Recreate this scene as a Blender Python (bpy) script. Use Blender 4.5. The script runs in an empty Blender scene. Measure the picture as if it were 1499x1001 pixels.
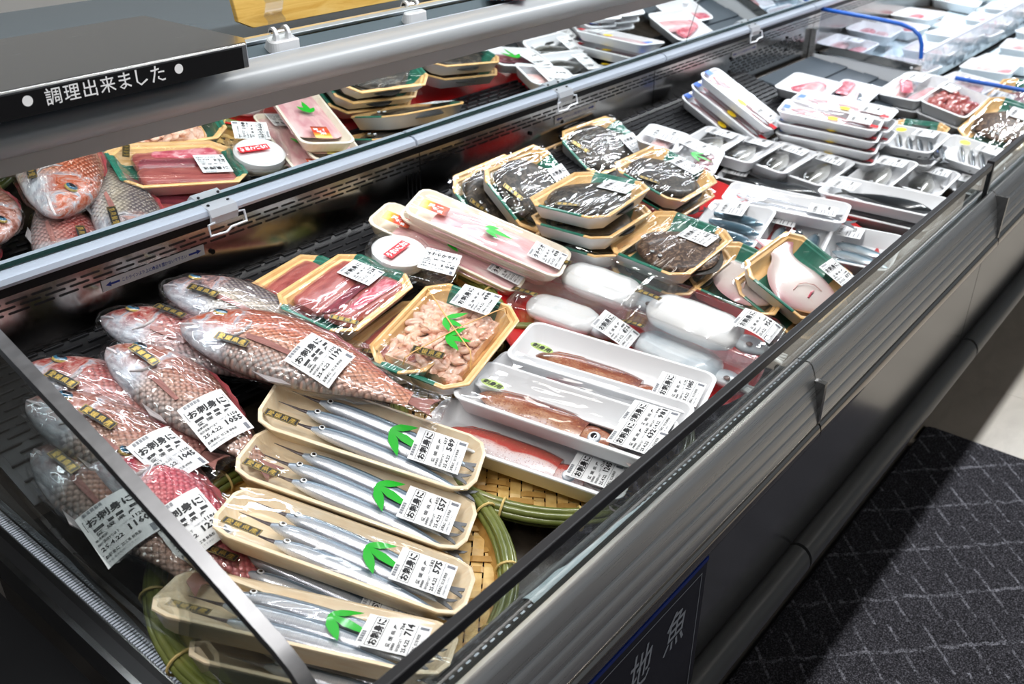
import bpy, bmesh, math, random
import numpy as np
from mathutils import Vector, Matrix, noise
from mathutils.bvhtree import BVHTree
R = math.radians
sc = bpy.context.scene
COL = sc.collection
random.seed(7)
# ------------------------------------------------------------------ camera, world, lights, exposure
CZ = 1.55
cam_d = bpy.data.cameras.new('camera'); cam = bpy.data.objects.new('camera', cam_d); COL.objects.link(cam)
cam_d.sensor_width = 36.0; cam_d.lens = 36.0*1378/1499
yaw, pit = R(39.6), R(29.6)
fwd = Vector((math.cos(yaw)*math.cos(pit), math.sin(yaw)*math.cos(pit), -math.sin(pit)))
rgt = Vector((math.sin(yaw), -math.cos(yaw), 0)); upv = rgt.cross(fwd)
cam.matrix_world = Matrix(((rgt.x, upv.x, -fwd.x, 0), (rgt.y, upv.y, -fwd.y, 0), (rgt.z, upv.z, -fwd.z, CZ), (0, 0, 0, 1)))
cam_d.clip_start = 0.05; cam_d.clip_end = 60
cam_d.dof.use_dof = True; cam_d.dof.focus_distance = 1.38; cam_d.dof.aperture_fstop = 6.3
sc.camera = cam
w = bpy.data.worlds.new('world'); sc.world = w; w.use_nodes = True
w.node_tree.nodes['Background'].inputs[0].default_value = (.80, .90, 1, 1)
w.node_tree.nodes['Background'].inputs[1].default_value = .16
def area(name, loc, sx, sy, power, col=(1, .97, .93), rot=(0, 0, 0)):
    l = bpy.data.lights.new(name, 'AREA'); l.shape = 'RECTANGLE'; l.size = sx; l.size_y = sy; l.energy = power; l.color = col
    o = bpy.data.objects.new(name, l); o.location = loc; o.rotation_euler = rot; COL.objects.link(o); return o
# strip lamps hung in a row over the display case
for i, x in enumerate((-.2, 1.3, 2.8, 4.3, 5.8)):
    area('strip_light', (x, .56, 2.62), 1.25, .07, 24 if x < 2 else (28 if x < 4 else 46), (1, .985, .96) if x < 2 else (.93, .97, 1))
# slim lamp tucked under the lip of the rear shelf
area('shelf_light', (2.4, 1.235, CZ-.388), 4.6, .02, 9, (.88, .94, 1), (R(-38), 0, 0))
sc.view_settings.view_transform = 'Standard'; sc.view_settings.look = 'None'
sc.view_settings.exposure = 0.0; sc.view_settings.gamma = 1.0; sc.view_settings.use_curve_mapping = False
sc.cycles.use_denoising = True
sc.cycles.transparent_max_bounces = 24
sc.cycles.max_bounces = 9; sc.cycles.glossy_bounces = 5; sc.cycles.diffuse_bounces = 3
sc.cycles.caustics_reflective = False; sc.cycles.caustics_refractive = False
sc.cycles.sample_clamp_indirect = 6

# ------------------------------------------------------------------ materials
MATS = {}
class NB:
    """tiny node builder"""
    def __init__(s, name):
        s.m = bpy.data.materials.new(name); s.m.use_nodes = True; s.t = s.m.node_tree
        s.n = s.t.nodes; s.p = s.n['Principled BSDF']; s.out = s.n['Material Output']; s._c = None
        MATS[name] = s.m
    def new(s, kind, **kw):
        n = s.n.new(kind)
        for k, v in kw.items():
            if k.startswith('i_'):
                key = k[2:]; n.inputs[int(key) if key.isdigit() else key.replace('_', ' ')].default_value = v
            else: setattr(n, k, v)
        return n
    def link(s, a, b): s.t.links.new(a, b)
    def coord(s):
        if s._c is None: s._c = s.n.new('ShaderNodeTexCoord').outputs['Object']
        return s._c
    def mapped(s, scale=(1, 1, 1), rot=(0, 0, 0), loc=(0, 0, 0)):
        m = s.n.new('ShaderNodeMapping'); m.inputs['Scale'].default_value = scale; m.inputs['Rotation'].default_value = rot
        m.inputs['Location'].default_value = loc; s.link(s.coord(), m.inputs['Vector']); return m.outputs[0]
    def noise(s, scale, detail=3, vec=None, rough=.55, dist=0):
        n = s.new('ShaderNodeTexNoise', i_Scale=scale, i_Detail=detail, i_Roughness=rough, i_Distortion=dist)
        s.link(vec if vec is not None else s.coord(), n.inputs['Vector']); return n.outputs['Fac']
    def vor(s, scale, vec=None, rand=1.0, feature='F1', out='Distance'):
        n = s.new('ShaderNodeTexVoronoi', feature=feature, i_Scale=scale, i_Randomness=rand)
        s.link(vec if vec is not None else s.coord(), n.inputs['Vector']); return n.outputs[out]
    def back(s):
        return s.new('ShaderNodeAttribute', attribute_name='back').outputs['Fac']
    def xyz(s):
        n = s.new('ShaderNodeSeparateXYZ'); s.link(s.coord(), n.inputs[0]); return n.outputs
    def math(s, op, a, b=None, c=None):
        n = s.new('ShaderNodeMath', operation=op)
        for i, v in enumerate((a, b, c)):
            if v is None: continue
            if isinstance(v, (int, float)): n.inputs[i].default_value = v
            else: s.link(v, n.inputs[i])
        return n.outputs[0]
    def rng(s, v, a, b, c=0, d=1):
        n = s.new('ShaderNodeMapRange', i_1=a, i_2=b, i_3=c, i_4=d); s.link(v, n.inputs[0]); return n.outputs[0]
    def ramp(s, v, stops, interp='LINEAR'):
        n = s.new('ShaderNodeValToRGB'); e = n.color_ramp.elements; n.color_ramp.interpolation = interp
        while len(e) < len(stops): e.new(.5)
        for el, (p, c) in zip(e, stops): el.position = p; el.color = (*c, 1)
        s.link(v, n.inputs[0]); return n.outputs[0]
    def mix(s, f, a, b, mode='MIX'):
        n = s.new('ShaderNodeMix', data_type='RGBA', blend_type=mode)
        for i, v in ((0, f), (6, a), (7, b)):
            if isinstance(v, (int, float)): n.inputs[i].default_value = v
            elif isinstance(v, tuple): n.inputs[i].default_value = (*v, 1)
            else: s.link(v, n.inputs[i])
        return n.outputs[2]
    def bump(s, h, strength=.3, dist=.002, to=None):
        n = s.new('ShaderNodeBump', i_Strength=strength, i_Distance=dist); s.link(h, n.inputs['Height'])
        for t in (to or [s.p]): s.link(n.outputs[0], t.inputs['Normal'])
        return n
    def base(s, c):
        if isinstance(c, tuple): s.p.inputs['Base Color'].default_value = (*c, 1)
        else: s.link(c, s.p.inputs['Base Color'])
        return s
    def set(s, rough=.5, metal=0.0, spec=.5, coat=0.0, crough=.05, sss=0.0):
        s.p.inputs['Roughness'].default_value = rough; s.p.inputs['Metallic'].default_value = metal
        s.p.inputs['Specular IOR Level'].default_value = spec; s.p.inputs['Coat Weight'].default_value = coat
        s.p.inputs['Coat Roughness'].default_value = crough
        return s
def simple(name, c, rough=.5, metal=0.0, coat=0.0, spec=.5):
    NB(name).base(c).set(rough, metal, spec, coat)
def clear(name, tint=(1, 1, 1), f0=.05, f1=.75, rough=.04, bump=None):
    b = NB(name); b.n.remove(b.p)
    tr = b.new('ShaderNodeBsdfTransparent'); tr.inputs[0].default_value = (*tint, 1)
    gl = b.new('ShaderNodeBsdfGlossy', i_Roughness=rough); gl.inputs[0].default_value = (1, 1, 1, 1)
    lw = b.new('ShaderNodeLayerWeight', i_Blend=.25)
    f = b.rng(lw.outputs['Facing'], 0, 1, f0, f1); mx = b.new('ShaderNodeMixShader')
    b.link(f, mx.inputs[0]); b.link(tr.outputs[0], mx.inputs[1]); b.link(gl.outputs[0], mx.inputs[2]); b.link(mx.outputs[0], b.out.inputs[0])
    if bump:
        sc_, st, dist, stretch = bump
        h = b.noise(sc_, 1.2, b.mapped(stretch), .5, .9); b.bump(h, st, dist, [gl])
    return b.m
simple('foam_white', (.80, .81, .83), .42)
simple('white_plastic', (.72, .74, .77), .35)
simple('paper', (.80, .81, .82), .55)
simple('print_black', (.012, .012, .015), .6)
simple('print_grey', (.16, .17, .2), .6)
simple('print_blue', (.02, .05, .33), .5)
simple('print_white', (.85, .86, .88), .45)
simple('print_red', (.72, .01, .02), .45)
simple('sticker_yellow', (.95, .66, .02), .45)
simple('sticker_blue', (.05, .16, .62), .45)
simple('tag_black', (.010, .010, .011), .4, coat=.1)
simple('gold', (.66, .46, .12), .42, 1.0)
simple('leaf_green', (.006, .40, .015), .35, coat=.4)
simple('oval_green', (.42, .55, .16), .45)
simple('red_plastic', (.60, .012, .014), .3, coat=.4)
simple('black_plastic', (.012, .012, .013), .35)
simple('black_gloss', (.006, .006, .007), .42, spec=.2)
simple('dark_rubber', (.09, .092, .092), .34)
simple('blue_edge', (.01, .10, .46), .4)
simple('rubber_band', (.78, .45, .16), .5)
simple('cover_black', (.010, .010, .011), .28, spec=.3)
simple('slate', (.05, .065, .08), .45)
simple('grout', (.10, .09, .085), .8)
simple('navy_board', (.008, .009, .018), .3)
simple('navy_blue', (.01, .04, .30), .35)
simple('silver_print', (.50, .53, .58), .4)
simple('fish_eye_white', (.85, .87, .88), .15, coat=1)
simple('bamboo_tie', (.72, .53, .20), .5)
simple('cream_tie', (.70, .50, .25), .5)
clear('film', (1, 1, 1), .0045, .30, .018, (20, .8, .006, (.45, 2.2, 1)))
clear('film_tight', (1, 1, 1), .006, .26, .02, (12, .5, .004, (.6, 1.8, 1)))
clear('film_crumple', (.985, .985, .99), .022, .42, .06, (34, 1.0, .008, (.5, 1.4, 1)))
clear('clear_plastic', (.995, .997, .997), .014, .50, .03, (40, .25, .002, (1, 1, 1)))
clear('glass', (.93, .965, .955), .03, .8, .012)
clear('glass_side', (.84, .875, .87), .035, .6, .02)
clear('acrylic', (.96, .96, .96), .10, .8, .05)
clear('plastic_sheet', (.86, .88, .92), .10, .7, .15, (14, .8, .01, (1, 1, 1)))

b = NB('mirror'); b.base((.86, .89, .88)).set(.012, 1.0)
def steel(name, c, rough, stretch, amt=.08, metal=1.0, bstr=.0):
    b = NB(name); n = b.noise(60, 3, b.mapped(stretch))
    b.base(b.mix(n, tuple(x*.82 for x in c), c)).set(rough, metal)
    b.link(b.rng(n, 0, 1, rough-amt, rough+amt), b.p.inputs['Roughness'])
    if bstr: b.bump(n, bstr, .0006)
    return b
steel('steel_brushed', (.66, .65, .64), .30, (.08, 1, 9), .10, .9, bstr=.08)
steel('steel_dark', (.34, .33, .32), .20, (.1, 1, 6), .05)
steel('steel_rail', (.80, .87, .98), .34, (.1, 4, 4), .05, .12)
steel('steel_edge', (.27, .27, .28), .42, (1, 1, 3), .08)
simple('edge_green', (.01, .05, .045), .15)
steel('steel_stand', (.66, .68, .70), .24, (.25, 2.5, 2), .08)
steel('steel_wall', (.40, .385, .37), .16, (2, 1, 2), .07)
steel('panel_black', (.30, .30, .305), .20, (.4, 1, .4), .03, .85)
steel('chrome_brown', (.50, .46, .42), .12, (.1, 1, 6), .05)
b = NB('shelf_grey'); n = b.noise(14, 4, b.mapped((.15, 1, 1)))
b.base(b.mix(n, (.36, .385, .41), (.44, .465, .49))).set(.34, .08); b.bump(b.noise(420, 2), .05, .0005)
b = NB('shelf_lip'); b.base((.44, .42, .42)).set(.35, .55)
b = NB('shelf_top'); b.base((.13, .17, .20)).set(.25, .1)
simple('ceiling_paint', (.55, .55, .55), .8)
simple('wall_paint', (.70, .68, .65), .7)
simple('crate_blue', (.004, .012, .085), .4)
b = NB('lamp_glow'); b.base((.9, .9, .9)); b.p.inputs['Emission Color'].default_value = (1, .96, .9, 1); b.p.inputs['Emission Strength'].default_value = 9.0  # glow of the added, unseen ceiling lamps
# woods and trays
b = NB('foam_wood'); v = b.mapped((1, 5.5, 1.2))
n = b.noise(22, 5, v, .6, .8)
b.base(b.ramp(n, [(.25, (.78, .57, .35)), (.5, (.87, .71, .49)), (.75, (.90, .78, .60))])).set(.42, coat=.2)
b = NB('foam_wood_pale'); n = b.noise(22, 4, b.mapped((1, 5, 1.2)), .6, .8)
b.base(b.ramp(n, [(.25, (.80, .70, .54)), (.75, (.90, .84, .72))])).set(.42, coat=.2)
b = NB('tray_tan_green'); X = b.xyz()
n = b.noise(26, 4, b.mapped((1, 4, 1)), .6, .6)
tan = b.ramp(n, [(.3, (.74, .42, .15)), (.7, (.87, .58, .27))])
grn = b.ramp(n, [(.3, (.012, .13, .085)), (.7, (.02, .19, .125))])
inb = b.math('LESS_THAN', b.math('ABSOLUTE', b.math('ADD', X[1], -.004)), .047)
b.base(b.mix(inb, tan, grn)).set(.33, coat=.35)
b = NB('wood_board'); n = b.noise(9, 5, b.mapped((1, 1, 9)), .6, 1.2)
b.base(b.ramp(n, [(.3, (.66, .36, .06)), (.55, (.80, .51, .13)), (.8, (.84, .58, .2))])).set(.45, coat=.2)
b = NB('bamboo_strip'); n = b.noise(40, 3, b.mapped((1, 1, 1)))
b.base(b.ramp(n, [(.3, (.62, .36, .09)), (.7, (.85, .62, .26))])).set(.42, coat=.3)
b = NB('bamboo_dark'); n = b.noise(40, 3); b.base(b.ramp(n, [(.3, (.42, .22, .05)), (.7, (.62, .38, .12))])).set(.45, coat=.2)
b = NB('bamboo_rim'); n = b.noise(18, 3)
b.base(b.ramp(n, [(.3, (.09, .115, .02)), (.55, (.17, .19, .045)), (.8, (.30, .27, .09))])).set(.32, coat=.4)
# floor
b = NB('floor_tile'); n = b.noise(5, 5, b.mapped((1, 2.5, 1)), .6, .5)
b.base(b.ramp(n, [(.3, (.34, .30, .25)), (.7, (.46, .41, .35))])).set(.3, coat=.1)
b = NB('carpet'); X = b.xyz()
n1 = b.noise(330, 2); n2 = b.noise(24, 3); n3 = b.noise(70, 2)
c0 = b.ramp(n1, [(.32, (.006, .006, .007)), (.52, (.035, .034, .040)), (.72, (.16, .155, .18))])
wob = b.math('MULTIPLY', b.math('SUBTRACT', n2, .5), .022)
jx = b.math('ADD', X[0], wob); jy = b.math('ADD', X[1], b.math('MULTIPLY', wob, .7))
r_ = b.math('DIVIDE', b.math('ADD', jx, jy), .209); row = b.math('FLOOR', r_); l1 = b.math('ABSOLUTE', b.math('SUBTRACT', b.math('FRACT', r_), .5))
c_ = b.math('DIVIDE', b.math('ADD', b.math('SUBTRACT', jx, jy), b.math('MULTIPLY', row, .041)), .108); l2 = b.math('ABSOLUTE', b.math('SUBTRACT', b.math('FRACT', c_), .5))
m = b.math('MAXIMUM', b.math('LESS_THAN', l1, .030), b.math('LESS_THAN', l2, .040))
m = b.math('MULTIPLY', b.math('MULTIPLY', m, b.rng(n1, .36, .62, .0, .9)), b.rng(n3, .38, .58, .1, 1))
b.base(b.mix(m, c0, (.30, .30, .34))).set(.95, spec=.1); b.bump(n1, 1.0, .005)
# vents
b = NB('grille_black'); b.base((.008, .008, .009)).set(.35)
b = NB('grille_bar'); b.base((.035, .035, .038)).set(.28, .3)
b = NB('deck_dark'); n = b.noise(30, 3); b.base(b.ramp(n, [(.3, (.018, .014, .010)), (.7, (.05, .038, .028))])).set(.25, .3)
b = NB('frost'); n = b.noise(40, 4); b.base(b.ramp(n, [(.3, (.40, .52, .58)), (.7, (.66, .75, .80))])).set(.6); b.bump(n, .6, .004)

# fish skins: local x head to tail, y towards the back, z across the body
def scale_mask(b, size, x0, x1):
    v = b.mapped((1/size, 1.2/size, .04/size), (0, 0, R(45))); d = b.vor(1, v, .22)
    X = b.xyz(); msk = b.rng(b.math('ADD', X[0], b.math('MULTIPLY', b.math('ABSOLUTE', X[1]), .3)), x0, x1)
    return d, msk
def bream(name, back, mid, belly, ed):
    b = NB(name); X = b.xyz(); n = b.noise(24, 4)
    y = b.math('ADD', b.back(), b.math('MULTIPLY', b.math('SUBTRACT', n, .5), .045))
    body = b.ramp(b.rng(y, -.055, .075), [(.10, belly), (.40, mid), (.62, back), (.95, tuple(x*.45 for x in back))])
    d, m = scale_mask(b, .0082, .080, .092)
    edge = b.rng(d, .38, .66, 0, 1)
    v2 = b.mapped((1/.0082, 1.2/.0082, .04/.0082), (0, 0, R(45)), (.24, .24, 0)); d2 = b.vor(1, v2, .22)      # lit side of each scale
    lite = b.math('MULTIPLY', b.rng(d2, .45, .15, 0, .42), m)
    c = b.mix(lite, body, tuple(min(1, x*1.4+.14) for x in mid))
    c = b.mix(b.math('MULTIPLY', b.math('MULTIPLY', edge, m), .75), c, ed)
    hn = b.noise(42, 5, b.mapped((1, .7, 1)), .62, 1.6); h2 = b.noise(95, 3, b.mapped((.5, 1.5, 1)))
    headc = b.ramp(hn, [(.34, tuple(x*.35 for x in back)), (.43, back), (.52, (.46, .25, .21)), (.60, (.44, .42, .45)), (.70, (.22, .22, .26))])
    low = b.rng(b.back(), .004, -.028, 0, .85)                                                              # pale jaw
    headc = b.mix(low, headc, b.ramp(h2, [(.35, (.30, .33, .38)), (.6, (.66, .70, .74))]))
    hd = b.rng(X[0], .098, .080)
    b.base(b.mix(hd, c, headc)).set(.28, .10, .5, .35, .12)
    b.bump(b.math('ADD', b.math('MULTIPLY', b.math('MULTIPLY', d, m), -1), b.math('MULTIPLY', hn, b.math('MULTIPLY', hd, .9))), .6, .003)
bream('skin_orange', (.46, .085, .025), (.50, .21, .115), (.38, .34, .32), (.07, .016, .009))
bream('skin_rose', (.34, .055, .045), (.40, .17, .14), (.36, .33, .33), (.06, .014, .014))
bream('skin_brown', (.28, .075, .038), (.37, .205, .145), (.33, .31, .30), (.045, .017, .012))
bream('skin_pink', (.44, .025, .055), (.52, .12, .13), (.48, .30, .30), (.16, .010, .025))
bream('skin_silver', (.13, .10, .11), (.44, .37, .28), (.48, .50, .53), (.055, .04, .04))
def fin(name, c):
    b = NB(name); n = b.noise(30, 2, b.mapped((1, 8, 1))); b.base(b.mix(n, tuple(x*.45 for x in c), c)).set(.35, coat=.3); b.bump(n, .4, .002)
fin('fin_red', (.42, .06, .07)); fin('fin_grey', (.16, .17, .19)); fin('fin_dark', (.06, .055, .05)); fin('fin_pale', (.55, .5, .5)); fin('fin_rose', (.46, .20, .17))
b = NB('mouth'); n = b.noise(50, 3); b.base(b.ramp(n, [(.3, (.55, .40, .38)), (.7, (.72, .72, .74))])).set(.3, coat=.4)
def eye(name, iris, ring, r):
    b = NB(name); X = b.xyz(); rr_ = b.math('SQRT', b.math('ADD', b.math('POWER', X[0], 2), b.math('POWER', X[1], 2)))
    q = b.math('DIVIDE', rr_, r)
    b.base(b.ramp(q, [(0, (.004, .004, .006)), (.44, (.004, .004, .008)), (.50, iris), (.78, iris), (.86, ring)])).set(.08, 0, .6, 1.0, .02)
eye('eye_blue', (.02, .09, .15), (.40, .28, .07), .0115)
eye('eye_silver', (.75, .78, .80), (.06, .08, .10), .0055)
eye('eye_squid', (.80, .84, .88), (.30, .36, .42), .0105)
eye('eye_small', (.55, .58, .60), (.12, .12, .12), .005)
b = NB('skin_needle'); X = b.xyz(); n = b.noise(55, 3, b.mapped((.6, 3, 3)))
y = b.math('ADD', b.back(), b.math('MULTIPLY', b.math('SUBTRACT', n, .5), .0035))
# local y of each fish runs from belly to back
c = b.ramp(b.rng(y, -.0135, .0118), [(0, (.36, .36, .40)), (.20, (.70, .72, .76)), (.42, (.58, .63, .70)), (.52, (.15, .21, .29)), (.63, (.34, .46, .56)), (.76, (.10, .17, .24)), (.88, (.012, .022, .034))])
st = b.vor(1, b.mapped((420, 90, 160)), .2); c = b.mix(b.rng(st, .25, .7, 0, .38), c, (.20, .26, .32))
b.base(c).set(.22, .28, .6, .35, .05); b.bump(st, .35, .0008)
simple('beak', (.035, .02, .025), .35)
def bluefish(name, back, mid, belly, k=.03, metal=.45):
    b = NB(name); X = b.xyz(); n = b.noise(45, 4, b.mapped((1, 2, 2)))
    y = b.math('ADD', b.back(), b.math('MULTIPLY', b.math('SUBTRACT', n, .5), k*.5))
    b.base(b.ramp(b.rng(y, -k, k), [(.05, belly), (.34, mid), (.52, back), (.85, tuple(x*.45 for x in back))])).set(.22, metal, .6, .5, .06)
bluefish('skin_mackerel', (.10, .20, .27), (.42, .52, .58), (.75, .78, .80), .022)
bluefish('skin_sardine', (.08, .10, .12), (.45, .48, .52), (.72, .74, .76), .012)
bluefish('skin_cutlass', (.42, .45, .50), (.78, .80, .84), (.86, .86, .88), .02)
bluefish('skin_blackfish', (.012, .016, .02), (.02, .028, .036), (.06, .06, .055), .03, .2)
bluefish('skin_porgy', (.04, .04, .034), (.26, .26, .24), (.74, .74, .72), .034, .2)
bluefish('skin_redlong', (.60, .12, .12), (.70, .55, .58), (.82, .80, .84), .02, .15)
b = NB('squid_red'); X = b.xyz(); n = b.noise(34, 5, b.mapped((.5, 1, 1))); d = b.vor(260, None, 1.0); dn = b.noise(240, 2)
t = b.math('ADD', b.rng(b.back(), -.026, .026, .0, 1.0), b.math('MULTIPLY', b.math('SUBTRACT', n, .5), 1.5))
c = b.ramp(t, [(.05, (.66, .52, .50)), (.28, (.50, .28, .18)), (.50, (.30, .085, .038)), (.85, (.15, .026, .014))])
c = b.mix(b.rng(d, .40, .15, 0, .75), c, (.20, .035, .02)); c = b.mix(b.rng(dn, .60, .72, 0, .5), c, (.80, .48, .20))
b.base(c).set(.25, 0, .6, .7, .06); b.bump(n, .2, .002)
b = NB('squid_crimson'); X = b.xyz(); n = b.noise(22, 4, b.mapped((.6, 1, 1))); d = b.vor(330, None, 1.0); dn = b.noise(300, 2)
t = b.math('ADD', b.rng(b.back(), -.022, .012, .0, 1.0), b.math('MULTIPLY', b.math('SUBTRACT', n, .5), .9))
c = b.ramp(t, [(.10, (.78, .70, .72)), (.36, (.74, .55, .53)), (.50, (.50, .06, .045)), (.95, (.36, .07, .05))])
c = b.mix(b.rng(d, .35, .12, 0, .6), c, (.30, .03, .02)); c = b.mix(b.rng(dn, .62, .75, 0, .5), c, (.85, .45, .2))
b.base(c).set(.25, 0, .6, .7, .06)
b = NB('squid_pale'); n = b.noise(40, 3); b.base(b.ramp(n, [(.3, (.60, .48, .46)), (.7, (.74, .66, .66))])).set(.25, coat=.6)
b = NB('squid_white'); n = b.noise(16, 3); b.base(b.ramp(n, [(.35, (.88, .89, .91)), (.65, (.95, .95, .95))])).set(.22, coat=.8)
b = NB('squid_blue'); n = b.noise(16, 3); b.base(b.ramp(n, [(.35, (.44, .54, .62)), (.65, (.74, .79, .83))])).set(.2, coat=.8)
b = NB('squid_ink'); n = b.noise(50, 3); b.base(b.ramp(n, [(.35, (.05, .05, .06)), (.65, (.28, .20, .18))])).set(.25, coat=.8)
def meat(name, lo, mid, hi, stretch, scale=16, rough=.28, coat=.6):
    b = NB(name); n = b.noise(scale, 5, b.mapped(stretch), .62, .9)
    b.base(b.ramp(n, [(.30, lo), (.50, mid), (.72, hi)])).set(rough, coat=coat, crough=.08, spec=.5 if coat > .3 else .22); b.bump(n, .25, .002)
meat('meat_red', (.20, .035, .035), (.36, .085, .075), (.46, .15, .12), (.7, 3.5, 2))
meat('meat_dark', (.10, .015, .025), (.20, .03, .045), (.40, .07, .10), (.6, 5, 2))
meat('meat_rose', (.34, .02, .05), (.55, .09, .13), (.80, .45, .48), (1, 1.6, 1), 34)
meat('meat_white', (.58, .22, .26), (.74, .44, .45), (.86, .68, .66), (.8, 3, 1), 10)
meat('meat_pink', (.66, .27, .17), (.86, .52, .38), (.95, .74, .62), (1, 1, 1), 60)
meat('meat_cut', (.60, .22, .22), (.80, .55, .52), (.90, .80, .80), (1, 2, 1), 20)
meat('octopus', (.16, .02, .02), (.38, .07, .06), (.72, .45, .42), (1, 1, 1), 40)
meat('flounder', (.004, .003, .003), (.022, .017, .012), (.15, .115, .08), (1, 1, 1), 75, .42, .12)
meat('flounder_brown', (.008, .004, .002), (.060, .030, .018), (.34, .23, .15), (1.2, 1.8, 1), 85, .42, .12)
b = NB('flat_white'); X = b.xyz(); n = b.noise(18, 4); n2 = b.noise(90, 3)
rad = b.math('ADD', b.math('ADD', b.math('POWER', b.math('DIVIDE', b.math('SUBTRACT', X[0], .085), .115), 2), b.math('POWER', b.math('DIVIDE', X[1], .082), 2)), b.math('MULTIPLY', b.math('SUBTRACT', n, .5), .7))
b.base(b.mix(b.rng(n2, .6, .8, 0, .35), b.ramp(rad, [(.15, (.62, .54, .50)), (.5, (.58, .45, .43)), (.8, (.56, .34, .35)), (1.0, (.42, .18, .21))]), (.62, .26, .24))).set(.24, coat=.7)
b = NB('sticker_fire'); X = b.xyz(); n = b.noise(60, 3)
t = b.math('ADD', b.rng(X[0], -.03, .03), b.math('MULTIPLY', b.math('SUBTRACT', n, .5), .35))
b.base(b.ramp(t, [(.12, (.95, .82, .25)), (.28, (.92, .38, .04)), (.50, (.70, .03, .01)), (.8, (.62, .09, .02)), (.98, (.20, .02, .01))])).set(.4, coat=.3)
b = NB('flyer'); d = b.vor(38, b.mapped((1, 1.6, 1)), .4, out='Color')
b.base(b.ramp(b.noise(70, 1, b.mapped((1, 1.5, 1))), [(.38, (.06, .015, .02)), (.45, (.45, .05, .06)), (.52, (.70, .72, .76)), (.6, (.08, .25, .42))], 'CONSTANT')).set(.35)

# ------------------------------------------------------------------ geometry helpers
def M(n): return MATS[n]
class PM:
    """list of vertices and faces that becomes one mesh"""
    def __init__(s): s.v = []; s.f = []; s.mi = []; s.att = None
    def add(s, vs, fs, mi=0):
        k = len(s.v); s.v += [tuple(v) for v in vs]; s.f += [tuple(i+k for i in f) for f in fs]; s.mi += [mi]*len(fs); return s
    def merge(s, o, mat=None, mi=None):
        vs = [tuple(mat @ Vector(v)) for v in o.v] if mat is not None else o.v
        k = len(s.v); s.v += vs; s.f += [tuple(i+k for i in f) for f in o.f]; s.mi += [mi if mi is not None else q for q in o.mi]; return s
    def box(s, x0, x1, y0, y1, z0, z1, mi=0):
        v = [(x, y, z) for z in (z0, z1) for y in (y0, y1) for x in (x0, x1)]
        return s.add(v, [(0, 2, 3, 1), (4, 5, 7, 6), (0, 1, 5, 4), (2, 6, 7, 3), (0, 4, 6, 2), (1, 3, 7, 5)], mi)
    def loops(s, ls, cap0=True, cap1=True, mi=0, closed=True):
        n = len(ls[0]); vs = [p for l in ls for p in l]; fs = []
        for i in range(len(ls)-1):
            for j in range(n if closed else n-1):
                a, b_ = i*n+j, i*n+(j+1) % n; fs.append((a, b_, b_+n, a+n))
        if cap0: fs.append(tuple(range(n-1, -1, -1)))
        if cap1: fs.append(tuple((len(ls)-1)*n+j for j in range(n)))
        return s.add(vs, fs, mi)
    def tube(s, pts, r, n=8, mi=0, closed=False):
        pts = [Vector(p) for p in pts]; ls = []; N = len(pts); prev = None
        for i, p in enumerate(pts):
            a = pts[(i-1) % N] if closed or i else p; c = pts[(i+1) % N] if closed or i < N-1 else p
            t = (c-a).normalized(); up = prev if prev is not None else (Vector((0, 0, 1)) if abs(t.z) < .9 else Vector((0, 1, 0)))
            u = (up-t*up.dot(t)).normalized(); prev = u; q = t.cross(u); rr_ = r[i] if isinstance(r, (list, tuple)) else r
            ls.append([tuple(p+(u*math.cos(k*2*math.pi/n)+q*math.sin(k*2*math.pi/n))*rr_) for k in range(n)])
        if closed: ls.append(ls[0]); return s.loops(ls, False, False, mi)
        return s.loops(ls, True, True, mi)
    def extrude_profile(s, prof, x0, x1, mi=0, closed=True):
        """profile of (y, z) swept along x"""
        return s.loops([[(x0, y, z) for y, z in prof], [(x1, y, z) for y, z in prof]], closed, closed, mi, closed)
    def mesh(s, name, mats, smooth=False):
        me = bpy.data.meshes.new(name); me.from_pydata(s.v, [], s.f)
        for m in mats: me.materials.append(M(m))
        if len(mats) > 1: me.polygons.foreach_set('material_index', s.mi)
        if smooth:
            me.polygons.foreach_set('use_smooth', [True]*len(me.polygons))
            try: me.set_sharp_from_angle(angle=R(smooth if isinstance(smooth, (int, float)) and smooth is not True else 50))
            except Exception: pass
        if s.att and len(s.att) == len(s.v):
            at_ = me.attributes.new('back', 'FLOAT', 'POINT'); at_.data.foreach_set('value', s.att)
        me.update(); return me
def obj(name, pm, mats, parent=None, smooth=False, loc=None, rot=None):
    if isinstance(mats, str): mats = [mats]
    me = pm if isinstance(pm, bpy.types.Mesh) else pm.mesh(name, mats, smooth)
    o = bpy.data.objects.new(name, me); COL.objects.link(o)
    if parent: o.parent = parent
    if loc is not None: o.location = loc
    if rot is not None: o.rotation_euler = rot
    return o
def tag(o, label, cat, group=None):
    o['label'] = label; o['category'] = cat
    if group: o['group'] = group
    return o
def thing(name, label, cat, mat=None, group=None):
    o = bpy.data.objects.new(name, None); COL.objects.link(o); o.empty_display_size = .05
    if mat is not None: o.matrix_world = mat
    return tag(o, label, cat, group)
def struct(name, pm, mats, parent=None, smooth=False):
    o = obj(name, pm, mats, parent, smooth)
    if parent is None: o['kind'] = 'structure'
    return o
def bevel(o, w, seg=2):
    m = o.modifiers.new('bevel', 'BEVEL'); m.width = w; m.segments = seg; m.limit_method = 'ANGLE'; return o
def bvh(pms):
    v, f = [], []
    for p in pms:
        k = len(v); v += p.v; f += [tuple(i+k for i in q) for q in p.f]
    return BVHTree.FromPolygons(v, f) if f else None
def hit(t, x, y, d=-9.0):
    if t is None: return d
    h = t.ray_cast(Vector((x, y, 1.0)), Vector((0, 0, -1)))
    return h[0].z if h[0] is not None else d
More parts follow.
